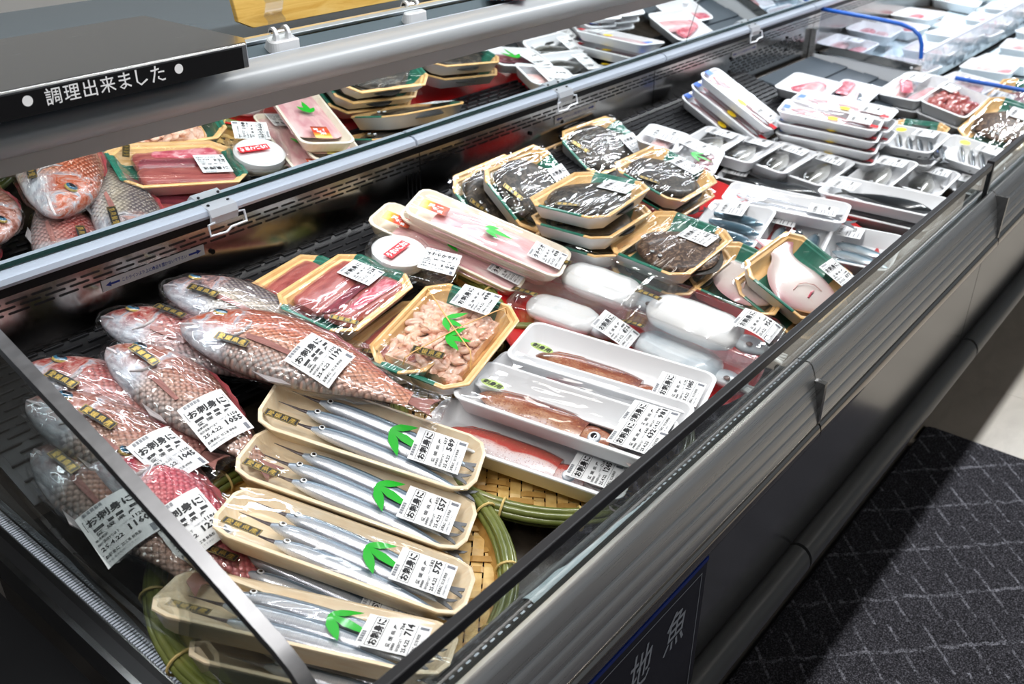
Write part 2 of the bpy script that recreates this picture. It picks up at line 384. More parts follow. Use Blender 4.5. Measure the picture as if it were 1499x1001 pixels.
def rr(L, W, r, n=5):
    """rounded rectangle, counter-clockwise; n=1 gives cut corners"""
    out = []
    for cx, cy, a in ((L/2-r, W/2-r, 0), (-L/2+r, W/2-r, 90), (-L/2+r, -W/2+r, 180), (L/2-r, -W/2+r, 270)):
        for k in range(n+1):
            t = R(a+90*k/n); out.append((cx+r*math.cos(t), cy+r*math.sin(t)))
    return out
# flat text as polygons, made once for each string with the built-in font
_tc = bpy.data.curves.new('type', 'FONT'); _tc.resolution_u = 1; _to = bpy.data.objects.new('type', _tc); COL.objects.link(_to)
_cache = {}
def glyphs(s, bold=0.0):
    key = (s, bold)
    if key not in _cache:
        _tc.body = s; _tc.offset = bold; _to.update_tag(); dg = bpy.context.evaluated_depsgraph_get(); dg.update()
        me = bpy.data.meshes.new_from_object(_to.evaluated_get(dg))
        vs = [(v.co.x, v.co.y) for v in me.vertices]; fs = [tuple(p.vertices) for p in me.polygons]; bpy.data.meshes.remove(me)
        xs = [v[0] for v in vs] or [0]; ys = [v[1] for v in vs] or [0]
        _cache[key] = (vs, fs, min(xs), max(xs), min(ys), max(ys))
    return _cache[key]
def text(pm, s, x0, x1, y0, y1, bold=0.0, mi=0, keep=False, z=0.0):
    """text fitted into a box (keep=True: keeps its aspect, centred)"""
    vs, fs, a, b_, c, d = glyphs(s, bold)
    if not fs: return pm
    sx, sy = (x1-x0)/max(b_-a, 1e-6), (y1-y0)/max(d-c, 1e-6); ox, oy = x0, y0
    if keep:
        k = min(sx, sy); ox = (x0+x1)/2-k*(b_-a)/2; oy = (y0+y1)/2-k*(d-c)/2; sx = sy = k
    return pm.add([(ox+(x-a)*sx, oy+(y-c)*sy, z) for x, y in vs], fs, mi)
def heavy(pm, s, x0, x1, y0, y1, k, mi=0):
    for dx, dy in ((0, 0), (k, 0), (-k, 0), (0, k), (0, -k)): text(pm, s, x0+dx, x1+dx, y0+dy, y1+dy, 0.0, mi)
    return pm
def rect(pm, x0, x1, y0, y1, mi=0, z=0.0): return pm.add([(x0, y0, z), (x1, y0, z), (x1, y1, z), (x0, y1, z)], [(0, 1, 2, 3)], mi)
def frame(pm, x0, x1, y0, y1, t, mi=0):
    for a in ((x0, x1, y0, y0+t), (x0, x1, y1-t, y1), (x0, x0+t, y0+t, y1-t), (x1-t, x1, y0+t, y1-t)): rect(pm, *a, mi)
    return pm
def plane_grid(w, h, nx, ny):
    pm = PM(); vs = [(-w/2+w*i/nx, -h/2+h*j/ny, 0) for j in range(ny+1) for i in range(nx+1)]
    return pm.add(vs, [(j*(nx+1)+i, j*(nx+1)+i+1, (j+1)*(nx+1)+i+1, (j+1)*(nx+1)+i) for j in range(ny) for i in range(nx)])
def place(pm, cx, cy, ang, tree, off, dflt=0.0, lift=0.0, soft=True):
    """turn a flat piece, move it to (cx, cy) and lay it on what lies below (a stiff sheet: one tilted plane)"""
    ca, sa = math.cos(ang), math.sin(ang)
    pts = [(cx+x*ca-y*sa, cy+x*sa+y*ca, z) for x, y, z in pm.v]
    if tree is not None:
        xs = [p[0] for p in pts]; ys = [p[1] for p in pts]
        # quadratic sheet fitted to the surface below
        g = [(cx+(u*ca-v*sa)*.040, cy+(u*sa+v*ca)*.040) for u in (-1, -.5, 0, .5, 1) for v in (-1, -.5, 0, .5, 1)] if soft is True else \
            [(cx+(u*ca-v*sa)*soft[0], cy+(u*sa+v*ca)*soft[1]) for u in (-1, -.5, 0, .5, 1) for v in (-1, 0, 1)]
        zz = [hit(tree, *q) for q in g]; ok = [(q, z) for q, z in zip(g, zz) if z > -5]
        if len(ok) >= 9:
            A = np.array([[1, q[0]-cx, q[1]-cy, (q[0]-cx)**2, (q[1]-cy)**2, (q[0]-cx)*(q[1]-cy)] for q, z in ok]); Z = np.array([z for q, z in ok])
            co = np.linalg.lstsq(np.vstack([A, np.eye(6)*[0, .02, .02, .0009, .0009, .0009]]), np.concatenate([Z, np.zeros(6)]), rcond=None)[0]
            lift2 = max(0.0, float(np.max(Z-A@co)))*.8
            pm.v = [(p[0], p[1], float(co @ [1, p[0]-cx, p[1]-cy, (p[0]-cx)**2, (p[1]-cy)**2, (p[0]-cx)*(p[1]-cy)])+lift2+off+p[2]) for p in pts]
            return pm
    pm.v = [(p[0], p[1], dflt+off+lift+p[2]) for p in pts]; return pm

# ------------------------------------------------------------------ the setting
H = CZ
Z = lambda drop: H-drop
X0, X1 = .34, 7.0      # the case runs from X0 away from the camera
# floor: tiles in view one by one, the rest as one slab below the grout level
fl = PM().box(-4, 10, -4, 3, -.06, -.012); struct('floor', fl, 'grout')
floor = bpy.data.objects['floor']
pm = PM().box(-.2195, .2195, -.2195, .2195, -.012, 0); tm = pm.mesh('tile', ['floor_tile'])
for i in range(9):
    for j in range(6):
        x = 2.82-.225+.44*i*1.0; y = .30-.44*j
        if x > 2.4: o = obj('tile', tm, 'floor_tile', floor, loc=(x, y, 0))
pm = PM().box(2.40, 2.484, -2.4, .515, -.012, 0); obj('tile', pm, 'floor_tile', floor)
pm = PM(); g = plane_grid(4.2, 2.9, 60, 40)
cm = PM().loops([[(x, y, -.012) for x, y in rr(4.2, 2.86, .02, 2)], [(x, y, .004) for x, y in rr(4.2, 2.86, .02, 2)], [(x, y, .007) for x, y in rr(4.19, 2.85, .02, 2)]])
mat_o = obj('floor_mat', cm, 'carpet', loc=(2.485-2.1, -.925, .001)); tag(mat_o, 'dark charcoal carpet mat with pale stitched zigzag lines on the floor', 'mat')

struct('wall_rear', PM().box(-5, 12, 4.2, 4.3, 0, 3.0), 'wall_paint')
struct('ceiling', PM().box(-5, 12, -5, 6, 3.0, 3.05), 'ceiling_paint')
for i, (x, y) in enumerate([(x, y) for y in (-1.75, 2.7) for x in (-1.4, .6, 2.6, 4.6)]):  # unseen lamps, added to give the steel bright streaks to reflect and some fill
    cl = thing('ceiling_lamp', 'added unseen ceiling lamp for streaks in the steel, over the %s' % ('aisle' if y < 0 else 'kitchen side'), 'lamp', Matrix.Translation((x, y, 2.995)), 'added ceiling lamps')
    obj('housing', PM().box(-.62, .62, -.11, .11, -.05, 0), 'white_plastic', cl); obj('diffuser', PM().box(-.60, .60, -.09, .09, -.058, -.0505), 'lamp_glow', cl)
# the refrigerated case: outer body
case = thing('display_case', 'long open refrigerated display case with steel bumper and low front glass', 'display case', Matrix.Translation((0, 0, 0)))
YF = .445
seg = [(-.6, 1.30), (1.304, 2.30), (2.306, 4.2), (4.204, 7.0)]
for a, b_ in seg:
    prof = []                                   # brushed steel bumper, rounded nose with shallow grooves
    pts = [(YF+.020, Z(.800)), (YF+.020, Z(.774)), (YF+.014, Z(.773)), (YF+.008, Z(.778)), (YF+.003, Z(.788)), (YF-.003, Z(.806)), (YF-.0015, Z(.808)), (YF-.004, Z(.811)),
           (YF-.009, Z(.828)), (YF-.0075, Z(.830)), (YF-.010, Z(.833)), (YF-.014, Z(.850)), (YF-.0125, Z(.852)), (YF-.015, Z(.855)), (YF-.019, Z(.874)), (YF+.016, Z(.877))]
    o = obj('steel_bumper', PM().extrude_profile(pts, a, b_), 'steel_brushed', case, 35)
    lo = [(YF-.002+.016*math.cos(t), Z(.893)+.020*math.sin(t)) for t in [R(k) for k in range(0, 360, 24)]]
    obj('bumper_tube', PM().extrude_profile([(y-.008, z) for y, z in lo], a, b_), 'chrome_brown', case, 60)
    pi = [(YF-.010+.026*math.cos(t), Z(1.215)+.032*math.sin(t)) for t in [R(k) for k in range(0, 360, 20)]]
    obj('kick_rail', PM().extrude_profile(pi, a if a < 0 else a+.06, b_+.056), 'dark_rubber', case, 60)
for a, b_ in ((-.6, 2.335), (2.339, 4.2), (4.204, 7.0)):
    obj('front_panel', PM().box(a, b_, YF+.006, YF+.03, Z(1.215), Z(.88)), 'panel_black', case)
obj('kick_plate', PM().box(-.6, 7, YF+.085, YF+.10, .0, Z(1.20)), 'black_plastic', case)
obj('tray_slot', PM().box(2.185, 2.275, YF+.001, YF+.006, Z(.955), Z(.918)), 'steel_dark', case)
obj('body', PM().box(X0, X1, YF+.10, 1.34, .05, Z(1.02)), 'black_plastic', case)
# air return behind the front glass
pm = PM().box(X0, X1, .488, .535, Z(.90), Z(.842)); obj('front_duct', pm, 'black_plastic', case)
pm = PM()
for i in range(int((X1-X0)/.014)):
    x = X0+i*.014; pm.box(x, x+.008, .490, .498, Z(.843), Z(.841)); pm.box(x+.005, x+.012, .509, .516, Z(.843), Z(.841))
o = obj('duct_holes', pm, 'steel_rail', case); o['kind'] = 'stuff'
obj('duct_trim', PM().box(X0, X1, YF+.016, .488, Z(.87), Z(.80)), 'black_plastic', case)
# sloped deck and slotted rear grille
dk = lambda y: Z(.925-.232*(y-.55))
obj('deck', PM().extrude_profile([(.52, dk(.52)), (1.33, dk(1.33)), (1.33, dk(1.33)-.02), (.52, dk(.52)-.02)], X0, X1), 'deck_dark', case)
ga, gb = (1.08, Z(.782)), (1.325, Z(.708))
obj('grille_plate', PM().extrude_profile([ga, gb, (gb[0], gb[1]-.004), (ga[0], ga[1]-.004)], X0, 2.72), 'grille_black', case)
pm = PM()
for k in range(16):
    t = (k+.5)/16; y = ga[0]+(gb[0]-ga[0])*t; z = ga[1]+(gb[1]-ga[1])*t
    for i in range(58):
        x = X0+.01+i*.0408+(k % 2)*.02; pm.box(x, x+.030, y-.002, y+.002, z+.0005, z+.0028)
o = obj('grille_bars', pm, 'grille_bar', case); o['kind'] = 'stuff'
# rear wall of polished steel with three rows of slots
YW = 1.32
for a, b_ in ((X0, 1.30), (1.303, 2.19), (2.193, 3.2), (3.203, 5.2)):
    obj('rear_wall', PM().box(a, b_, YW, YW+.01, Z(.80), Z(.606)), 'steel_wall', case)
pm = PM()
for k in range(3):
    for i in range(128):
        x = X0+.008+i*.0378+(k % 2)*.0189; z = Z(.617+.0085*k); h_ = .0017
        pm.loops([[(x, YW-.0006, z-h_), (x+.029, YW-.0006, z-h_), (x+.0305, YW-.0006, z), (x+.029, YW-.0006, z+h_), (x, YW-.0006, z+h_), (x-.0015, YW-.0006, z)],
                  [(x, YW+.001, z-h_), (x+.029, YW+.001, z-h_), (x+.0305, YW+.001, z), (x+.029, YW+.001, z+h_), (x, YW+.001, z+h_), (x-.0015, YW+.001, z)]])
o = obj('vent_slots', pm, 'grille_black', case); o['kind'] = 'stuff'
for x in (.80, 1.66, 1.78, 2.62, 3.0):
    for dz in ((.652,) if x < 1.7 else (.652, .69)):
        obj('wall_screw', PM().loops([[(x+.0045*math.cos(a), YW-k, Z(dz)+.0045*math.sin(a)) for a in [R(q*36) for q in range(10)]] for k in (0, .004)]), 'black_gloss', case)
for k in range(4): obj('wall_vent', PM().box(1.262+k*.012, 1.266+k*.012, YW-.0012, YW, Z(.695), Z(.645)), 'grille_black', case)
pm = PM()
for i in range(14):
    for k in range(7): x = 2.62+i*.036; z = Z(.662+k*.009); pm.box(x+(k % 2)*.012, x+.022+(k % 2)*.012, YW-.001, YW, z, z+.005)
o = obj('wall_mesh', pm, 'grille_black', case); o['kind'] = 'stuff'
# black air outlet and the bright rail below the mirror
obj('air_outlet', PM().box(X0-.6, X1, YW-.004, YW+.02, Z(.606), Z(.576)), 'black_gloss', case)
for a, b_ in ((-.3, 1.262), (1.268, 2.19), (2.196, 3.12), (3.126, 5.0), (5.006, 7.0)):
    rp = [(1.300, Z(.584)), (1.292, Z(.582)), (1.288, Z(.576)), (1.290, Z(.568)), (1.298, Z(.563)), (1.312, Z(.561)), (1.32, Z(.562)), (1.32, Z(.584))]
    obj('rear_rail', PM().extrude_profile(rp, a, b_), 'steel_rail', case, 40)
obj('mirror_channel', PM().box(-.3, 7, 1.308, 1.33, Z(.562), Z(.550)), 'steel_dark', case)
# tilted mirror: bottom edge on the rail, top leaning over the goods
th = R(15); ub = Vector((0, -math.sin(th), math.cos(th))); nb = Vector((0, -math.cos(th), -math.sin(th)))
for a, b_ in ((-.6, 2.318), (2.322, 4.4), (4.404, 7.0)):
    p0 = Vector((0, 1.308, Z(.556))); pr = [p0, p0+ub*.26, p0+ub*.26-nb*.006, p0-nb*.006]
    mo = obj('mirror_panel', PM().extrude_profile([(p.y, p.z) for p in pr], a, b_), 'mirror'); tag(mo, {-.6: 'tilted mirror over the sea breams below the grey shelf', 2.322: 'tilted mirror over the white fish trays beyond the mirror joint'}.get(a, 'far tilted mirror above the far end of the case'), 'mirror')
    e = p0-ub*.002; obj('glass_edge', PM().extrude_profile([(e.y-.003, e.z-.002), (e.y-.003, e.z+.003), (e.y+.004, e.z+.003), (e.y+.004, e.z-.002)], a, b_), 'edge_green', mo)
# hook clips on the rail
for i, x in enumerate((.812, 1.746, 2.686)):
    c = thing('rail_clip', ['white plastic hook clip on the rear rail above the blue notice strip', 'white plastic hook clip on the rear rail above the dark flounder packs', 'small far white hook clip on the rear rail by the blue edged divider'][i], 'clip', Matrix.Translation((x, 1.286, Z(.578))), 'hook clips on the rear rail')
    o = obj('clip_body', PM().loops([[(q, -.002, -.013), (q, -.006, 0), (q, -.002, .012), (q, .020, .017), (q, .020, .013), (q, .002, .008), (q, -.001, 0), (q, .002, -.013)] for q in (-.026, .026)]), 'white_plastic', c)
    pts = [(-.020, -.003, -.010), (-.034, -.006, -.010), (-.034, -.008, -.028), (-.006, -.012, -.028), (.004, -.012, -.022), (.036, -.010, -.022), (.036, -.006, -.004), (.024, -.003, -.004)]
    obj('hook', PM().tube(pts, .0022, 6), 'white_plastic', c)
    for q in (-.019, .019): obj('screw', PM().loops([[(q+.0025*math.cos(a), .010+.0025*math.sin(a), .0155+k) for a in [R(w_*45) for w_ in range(8)]] for k in (0, .0015)]), 'grille_bar', c)
# blue and white notice strips on the rear wall
def notice(x0, x1, label, full):
    o = tag(obj('notice_strip', PM().box(x0, x1, YW-.0016, YW-.0008, Z(.6525), Z(.634)), 'paper'), label, 'notice')
    t = PM(); w_ = x1-x0; zc = Z(.6432)
    def arrow(xa, s): t.add([(xa, zc, 0), (xa+s*.009, zc+.0042, 0), (xa+s*.009, zc+.0017, 0), (xa+s*.024, zc+.0017, 0), (xa+s*.024, zc-.0017, 0), (xa+s*.009, zc-.0017, 0), (xa+s*.009, zc-.0042, 0)], [(0, 1, 2, 3, 4, 5, 6) if s < 0 else (6, 5, 4, 3, 2, 1, 0)])
    arrow(x0+.006, 1); arrow(x1-.006, -1)
    text(t, 'このラインより上に商品を置かないで下さい', x0+.034, x1-.034, zc-.0034, zc+.0034, .012)
    t.v = [(x, YW-.0018, z) for x, z, _ in t.v]
    obj('print', t, 'print_blue', o)
notice(.602, .786, 'white notice strip with blue arrows and one line of Japanese near the breams', True)
notice(1.752, 1.918, 'white notice strip with blue arrows behind the dark flounder packs', True)
notice(2.62, 2.78, 'far white notice strip with blue arrows behind the tilted tray stack', True)
# rear shelf above the mirror: lip, bullnose, flat top
shelf = thing('rear_shelf', 'grey metal shelf with rounded front edge above the mirror', 'shelf', Matrix.Translation((0, 0, 0)))
lip = [(1.205, Z(.402)), (1.203, Z(.380)), (1.209, Z(.380)), (1.211, Z(.402))]
for a, b_ in ((-.8, 7.2),):
    obj('lip', PM().extrude_profile(lip, a, b_), 'shelf_lip', shelf)
    nose = [(1.203, Z(.380)), (1.190, Z(.374)), (1.181, Z(.364)), (1.179, Z(.352)), (1.184, Z(.341)), (1.194, Z(.334)), (1.207, Z(.3305)), (1.222, Z(.3295)), (1.222, Z(.380))]
    obj('bullnose', PM().extrude_profile(nose, a, b_), 'shelf_grey', shelf, 60)
    obj('top_edge', PM().box(a, b_, 1.2222, 1.2242, Z(.34), Z(.3285)), 'steel_rail', shelf)
    obj('top_plate', PM().box(a, b_, 1.2246, 1.9, Z(.345), Z(.334)), 'shelf_top', shelf)
    obj('back_groove', PM().box(a, b_, 1.335, 1.337, Z(.335), Z(.3335)), 'black_plastic', shelf)
# stainless counter unit overhanging the shelf, with its black nameplate
st = thing('counter_unit', 'stainless counter top with black nameplate overhanging the grey shelf', 'counter', Matrix.Translation((0, 0, 0)))
c1, c2 = .804, .785
lp = lambda z, e=0: [(-1.2, 1.12+e, z), (c2, 1.12+e, z), (c1-e, 1.15+e, z), (c1-e, 1.40, z), (-1.2, 1.40, z)]
pm = PM().loops([lp(Z(.3325)), lp(Z(.281)), lp(Z(.279), .002)]); pm.v = [(x, y, max(z, Z(.328)) if y > 1.2 else max(z, Z(.3125))) for x, y, z in pm.v]
bevel(obj('top', pm, 'steel_stand', st), .0015, 1)
npl = obj('nameplate', PM().box(-1.2, .775, 1.1175, 1.1195, Z(.3115), Z(.2835)), 'black_gloss', st)
t = PM()
aty = lambda x, y: (x, y)
for cx_ in (.476, .675):
    t.add([(cx_+.0062*math.cos(a), Z(.2940)+.0062*math.sin(a), 0) for a in [R(q*18) for q in range(20)]], [tuple(range(20))])
for i, ch in enumerate('調理出来ました'):
    x = .4965+i*.0230; text(t, ch, x, x+.0200, Z(.3045), Z(.2845), .006, keep=True)
t.v = [(x, 1.1172, z) for x, z, _ in t.v]
obj('lettering', t, 'print_white', npl)

# front glass with dark capping, one pane per case
YG = .472
glass_lab = ['low front glass pane with dark top rail beside the squid trays', 'low front glass pane with dark top rail beyond the second bumper joint', 'far low front glass pane at the end of the case']
for (a, b_), lab in zip(((X0-.02, 2.262), (2.272, 4.2), (4.21, 7.0)), glass_lab):
    g = thing('front_glass', lab, 'glass panel', Matrix.Translation(((a+b_)/2, YG, Z(.86))), 'front glass panes')
    w_ = (b_-a)/2
    obj('pane', PM().box(-w_, w_, -.003, .003, 0, .150), 'glass', g)
    bevel(obj('top_rail', PM().box(-w_, w_, -.0065, .0065, .146, .162), 'steel_dark' if a > 4 else 'grille_bar', g), .002, 2)
    if a > 2: obj('end_post', PM().box(-w_-.006, -w_+.004, -.008, .008, -.004, .166), 'grille_bar', g)
obj('joint_cover', PM().box(1.297, 1.307, YF-.020, YF+.012, Z(.878), Z(.800)), 'steel_dark', case)
obj('joint_cover', PM().box(2.298, 2.309, YF-.022, YF+.012, Z(.905), Z(.780)), 'steel_dark', case)
# end pane at the near end: sloped top edge with a metal edging that turns down at the front corner
ep = thing('end_glass', 'tinted end glass with metal edging at the near end of the case', 'glass panel', Matrix.Translation((X0, 0, 0)))
top = [(1.30, Z(.418)), (1.02, Z(.516)), (.83, Z(.575)), (.67, Z(.634)), (.560, Z(.676)), (.538, Z(.688)), (.524, Z(.702)), (.515, Z(.720)), (.505, Z(.76)), (.496, Z(.83)), (.49, Z(.885))]
pl = [(y, z) for y, z in top]+[(1.30, Z(.885))]
obj('pane', PM().extrude_profile(pl, -.003, .003), 'glass_side', ep)
pm = PM(); ls = []
for i, (y, z) in enumerate(top):
    a = Vector(top[max(i-1, 0)]); c = Vector(top[min(i+1, len(top)-1)]); t_ = (c-a).normalized(); n_ = Vector((-t_.y, t_.x))
    if n_.y < 0 and i < 5: n_ = -n_
    n_ = Vector((t_.y, -t_.x)); p = Vector((y, z))
    if n_.dot(Vector((-.3, 1))) < 0: n_ = -n_
    q = [(-.0075, -.010), (.0075, -.010), (.0075, .0015), (-.0075, .0015)]
    ls.append([(x, p.x+n_.x*k, p.y+n_.y*k) for x, k in q])
obj('edging', pm.loops(ls), 'steel_edge', ep, 40)
obj('gasket', PM().loops([[(x*.5, p[1]+(-.004 if i < 6 else .006), p[2]-.006) for x, p in zip((-.010, .010, .010, -.010), [l[0], l[0], l[3], l[3]])] for i, l in enumerate(ls)]), 'grille_black', ep)
obj('sill_channel', PM().box(-.012, .012, .44, 1.32, Z(.905), Z(.878)), 'steel_dark', ep)
pm = PM()
for i in range(150): pm.box(-.010, -.001, .46+i*.0056, .463+i*.0056, Z(.878), Z(.8755))
o = obj('sill_ribs', pm, 'steel_rail', ep); o['kind'] = 'stuff'
obj('gap_strip', PM().box(-.030, -.012, .44, 1.32, Z(.93), Z(.90)), 'black_plastic', ep)
obj('outer_trim', PM().box(-.038, -.030, .40, 1.32, Z(.94), Z(.893)), 'steel_dark', ep)
nb_ = thing('neighbour_cover', 'dark glossy cover of the empty unit at the near end', 'cover', Matrix.Translation((-.3, .85, Z(.98))))
obj('cover', PM().box(-.4, .60, -.45, .47, -.03, 0), 'cover_black', nb_)
obj('ledge', PM().box(-.4, .585, -.45, -.2, 0, .012), 'chrome_brown', nb_)
# sign board on the black front panel
sg = thing('sign_board', 'navy sign board with blue top edge and white characters 地魚 on the front panel', 'sign', Matrix.Translation((.66, YF-.002, Z(1.25))))
obj('board', PM().box(-.32, .299, -.012, 0, 0, .318), 'navy_board', sg)
obj('top_strip', PM().box(-.32, .299, -.0135, 0, .318, .325), 'navy_blue', sg)
t = PM(); frame(t, -.31, .286, .012, .302, .0016); t.v = [(x, -.0124, z) for x, z, _ in t.v]; obj('border', t, 'silver_print', sg)
t = PM()
text(t, '魚', .196, .252, .207, .278, .006); text(t, '地', .104, .160, .207, .278, .006)
t.v = [(x+.12*(z-.24), -.0125, z) for x, z, _ in t.v]; obj('lettering', t, 'silver_print', sg)
# wooden board in two clear clips on the shelf
wb = thing('menu_board', 'yellow wooden board held by clear clips on the grey shelf', 'board', Matrix.Translation((.88, 1.275, Z(.298))))
pm = PM(); sh = [(.028, 0), (.62, 0), (.62, .22), (-.012, .22), (.003, .012)]
pm.loops([[(x, -.004+z*.12, z) for x, z in sh], [(x, .006+z*.12, z) for x, z in sh]]); bevel(obj('board', pm, 'wood_board', wb), .001, 1)
for i, (x, y) in enumerate(((.938, 1.262), (1.232, 1.268))):
    c = thing('board_clip', ['clear hinged clip on a white base next to the stainless counter', 'clear hinged clip on a white base farther along the shelf'][i], 'clip', Matrix.Translation((x, y, Z(.333))), 'board clips on the shelf')
    o = obj('base', PM().loops([[(px+.002, py, 0) for px, py in rr(.052, .062, .008, 3)], [(px+.002, py, .015) for px, py in rr(.052, .062, .008, 3)], [(px+.002, py, .017) for px, py in rr(.048, .058, .007, 3)]]), 'white_plastic', c)
    for q in (-.012, .012):
        arc = [(-.010, .014), (-.010, .026), (-.006, .034), (.0, .037), (.006, .034), (.010, .026), (.010, .014)]
        obj('hinge_lug', PM().loops([[(q-.003, y_-.014, z_) for y_, z_ in arc], [(q+.003, y_-.014, z_) for y_, z_ in arc]]), 'white_plastic', c)
    obj('pin', PM().tube([(-.016, -.014, .027), (.016, -.014, .027)], .006, 10), 'steel_dark', c)
    prof = [(-.012, .03), (-.010, .045), (-.002, .052), (-.006, .062), (-.010, .072), (-.004, .08)]
    pm = PM(); pm.loops([[(-.017, y_, z_) for y_, z_ in prof], [(.017, y_, z_) for y_, z_ in prof]], False, False, 0, False)
    o = obj('clear_jaw', pm, 'acrylic', c); so = o.modifiers.new('s', 'SOLIDIFY'); so.thickness = .002
for i, (x, y, r_, dz) in enumerate(((1.42, 1.255, 38, .0012), (1.455, 1.27, 28, .0030), (1.49, 1.28, 48, .0048))):
    f = obj('flyer', PM().box(-.075, .075, -.105, .105, 0, .0012), 'flyer', None, loc=(x+.05, y+.06, Z(.333)+dz+.010), rot=(0, 0, R(r_)))
    tag(f, ['colourful printed flyer at the bottom of the pile on the shelf', 'colourful printed flyer in the middle of the pile on the shelf', 'colourful printed flyer on top of the pile on the shelf'][i], 'flyer', 'flyers on the shelf')
# far dividers and inner partition
XD = 3.2
dv = thing('shelf_divider', 'clear divider with rounded blue edge and steel foot across the far case', 'divider', Matrix.Translation((XD, 0, 0)))
arc = [(1.30, Z(.588)), (1.12, Z(.597)), (1.03, Z(.604)), (.990, Z(.614)), (.966, Z(.632)), (.954, Z(.658)), (.948, Z(.700))]
obj('sheet', PM().extrude_profile(arc+[(.948, Z(.722)), (1.30, Z(.702))], -.002, .002), 'plastic_sheet', dv)
obj('blue_edging', PM().tube([(0, y, z) for y, z in arc], .0065, 8), 'blue_edge', dv, True)
obj('steel_foot', PM().loops([[(x, 1.325, Z(.700)), (x, 1.325, Z(.722)), (x, .94, Z(.745)), (x, .94, Z(.720))] for x in (-.008, .004)]), 'chrome_brown', dv)
obj('post', PM().box(-.014, .004, 1.300, 1.318, Z(.80), Z(.655)), 'steel_brushed', dv)
obj('back_board', PM().box(-.004, .002, .96, 1.318, Z(.86), Z(.735)), 'white_plastic', dv)
o = obj('bolt', PM().loops([[(-.009, .968+.005*math.cos(a), Z(.731)+.005*math.sin(a)) for a in [R(k*30) for k in range(12)]], [(-.012, .968+.004*math.cos(a), Z(.731)+.004*math.sin(a)) for a in [R(k*30) for k in range(12)]]]), 'white_plastic', dv)
ip = thing('inner_partition', 'clear plastic partition running along the middle of the far case', 'divider', Matrix.Translation((0, .95, 0)))
obj('sheet', PM().box(XD+.02, X1, -.002, .002, Z(.80), Z(.690)), 'plastic_sheet', ip)
obj('top_rail', PM().box(XD+.02, X1, -.005, .005, Z(.692), Z(.684)), 'steel_rail', ip)
obj('corner_post', PM().box(XD+.004, XD+.022, -.008, .008, Z(.80), Z(.690)), 'acrylic', ip)
d2 = thing('front_divider', 'clear divider with straight blue edge beside the brown flatfish packs', 'divider', Matrix.Translation((3.16, 0, 0)))
obj('sheet', PM().box(-.002, .002, .49, .825, Z(.86), Z(.737)), 'plastic_sheet', d2)
obj('blue_edging', PM().tube([(0, .82, Z(.734)), (0, .47, Z(.744))], .0065, 8), 'blue_edge', d2, True)
sl = thing('slate_board', 'dark slate board lying bare in front of the blue edged divider', 'board', Matrix.Translation((2.98, 1.13, Z(.772))))
bevel(obj('board', PM().box(-.20, .20, -.20, .175, -.012, .006), 'slate', sl), .002, 1); sl.rotation_euler = (R(9), 0, 0)
for k in (-.07, .04): obj('batten', PM().box(-.19, .19, k, k+.05, .006, .012), 'slate', sl)
# far bay decks of pale blue ice tray
obj('far_liner', PM().extrude_profile([(.97, Z(.80)), (1.31, Z(.755)), (1.31, Z(.775)), (.97, Z(.82))], XD+.02, X1), 'frost', case)
obj('far_liner', PM().extrude_profile([(.53, Z(.855)), (.94, Z(.82)), (.94, Z(.84)), (.53, Z(.875))], 3.2, X1), 'frost', case)
# frost on the deck by the glass
pm = PM(); n = 18
vs = []
for j in range(6):
    for i in range(n):
        u = i/(n-1); x = .66+.36*u; y = .502+.030*j/5*(1-.7*u); h_ = .012*math.sin(math.pi*j/5)*(1-.5*u)+.005*noise.noise(Vector((x*30, y*40, 2)))
        vs.append((x, y, Z(.845)+max(h_, -.004)))
pm.add(vs, [(j*n+i, j*n+i+1, (j+1)*n+i+1, (j+1)*n+i) for j in range(5) for i in range(n-1)])
o = obj('frost', pm, 'frost', case, True); o['kind'] = 'stuff'
obj('deck_seam', PM().box(.905, .909, .50, .70, Z(.892), Z(.886)), 'steel_rail', case)
bl = tag(obj('blue_crate', PM().box(-.11, .11, -.09, .09, 0, .03), 'crate_blue', None, loc=(.80, .75, dk(.70)-.022), rot=(R(12), 0, R(8))), 'dark blue plastic crate edge between the two bamboo baskets', 'crate')
bevel(bl, .004, 2)

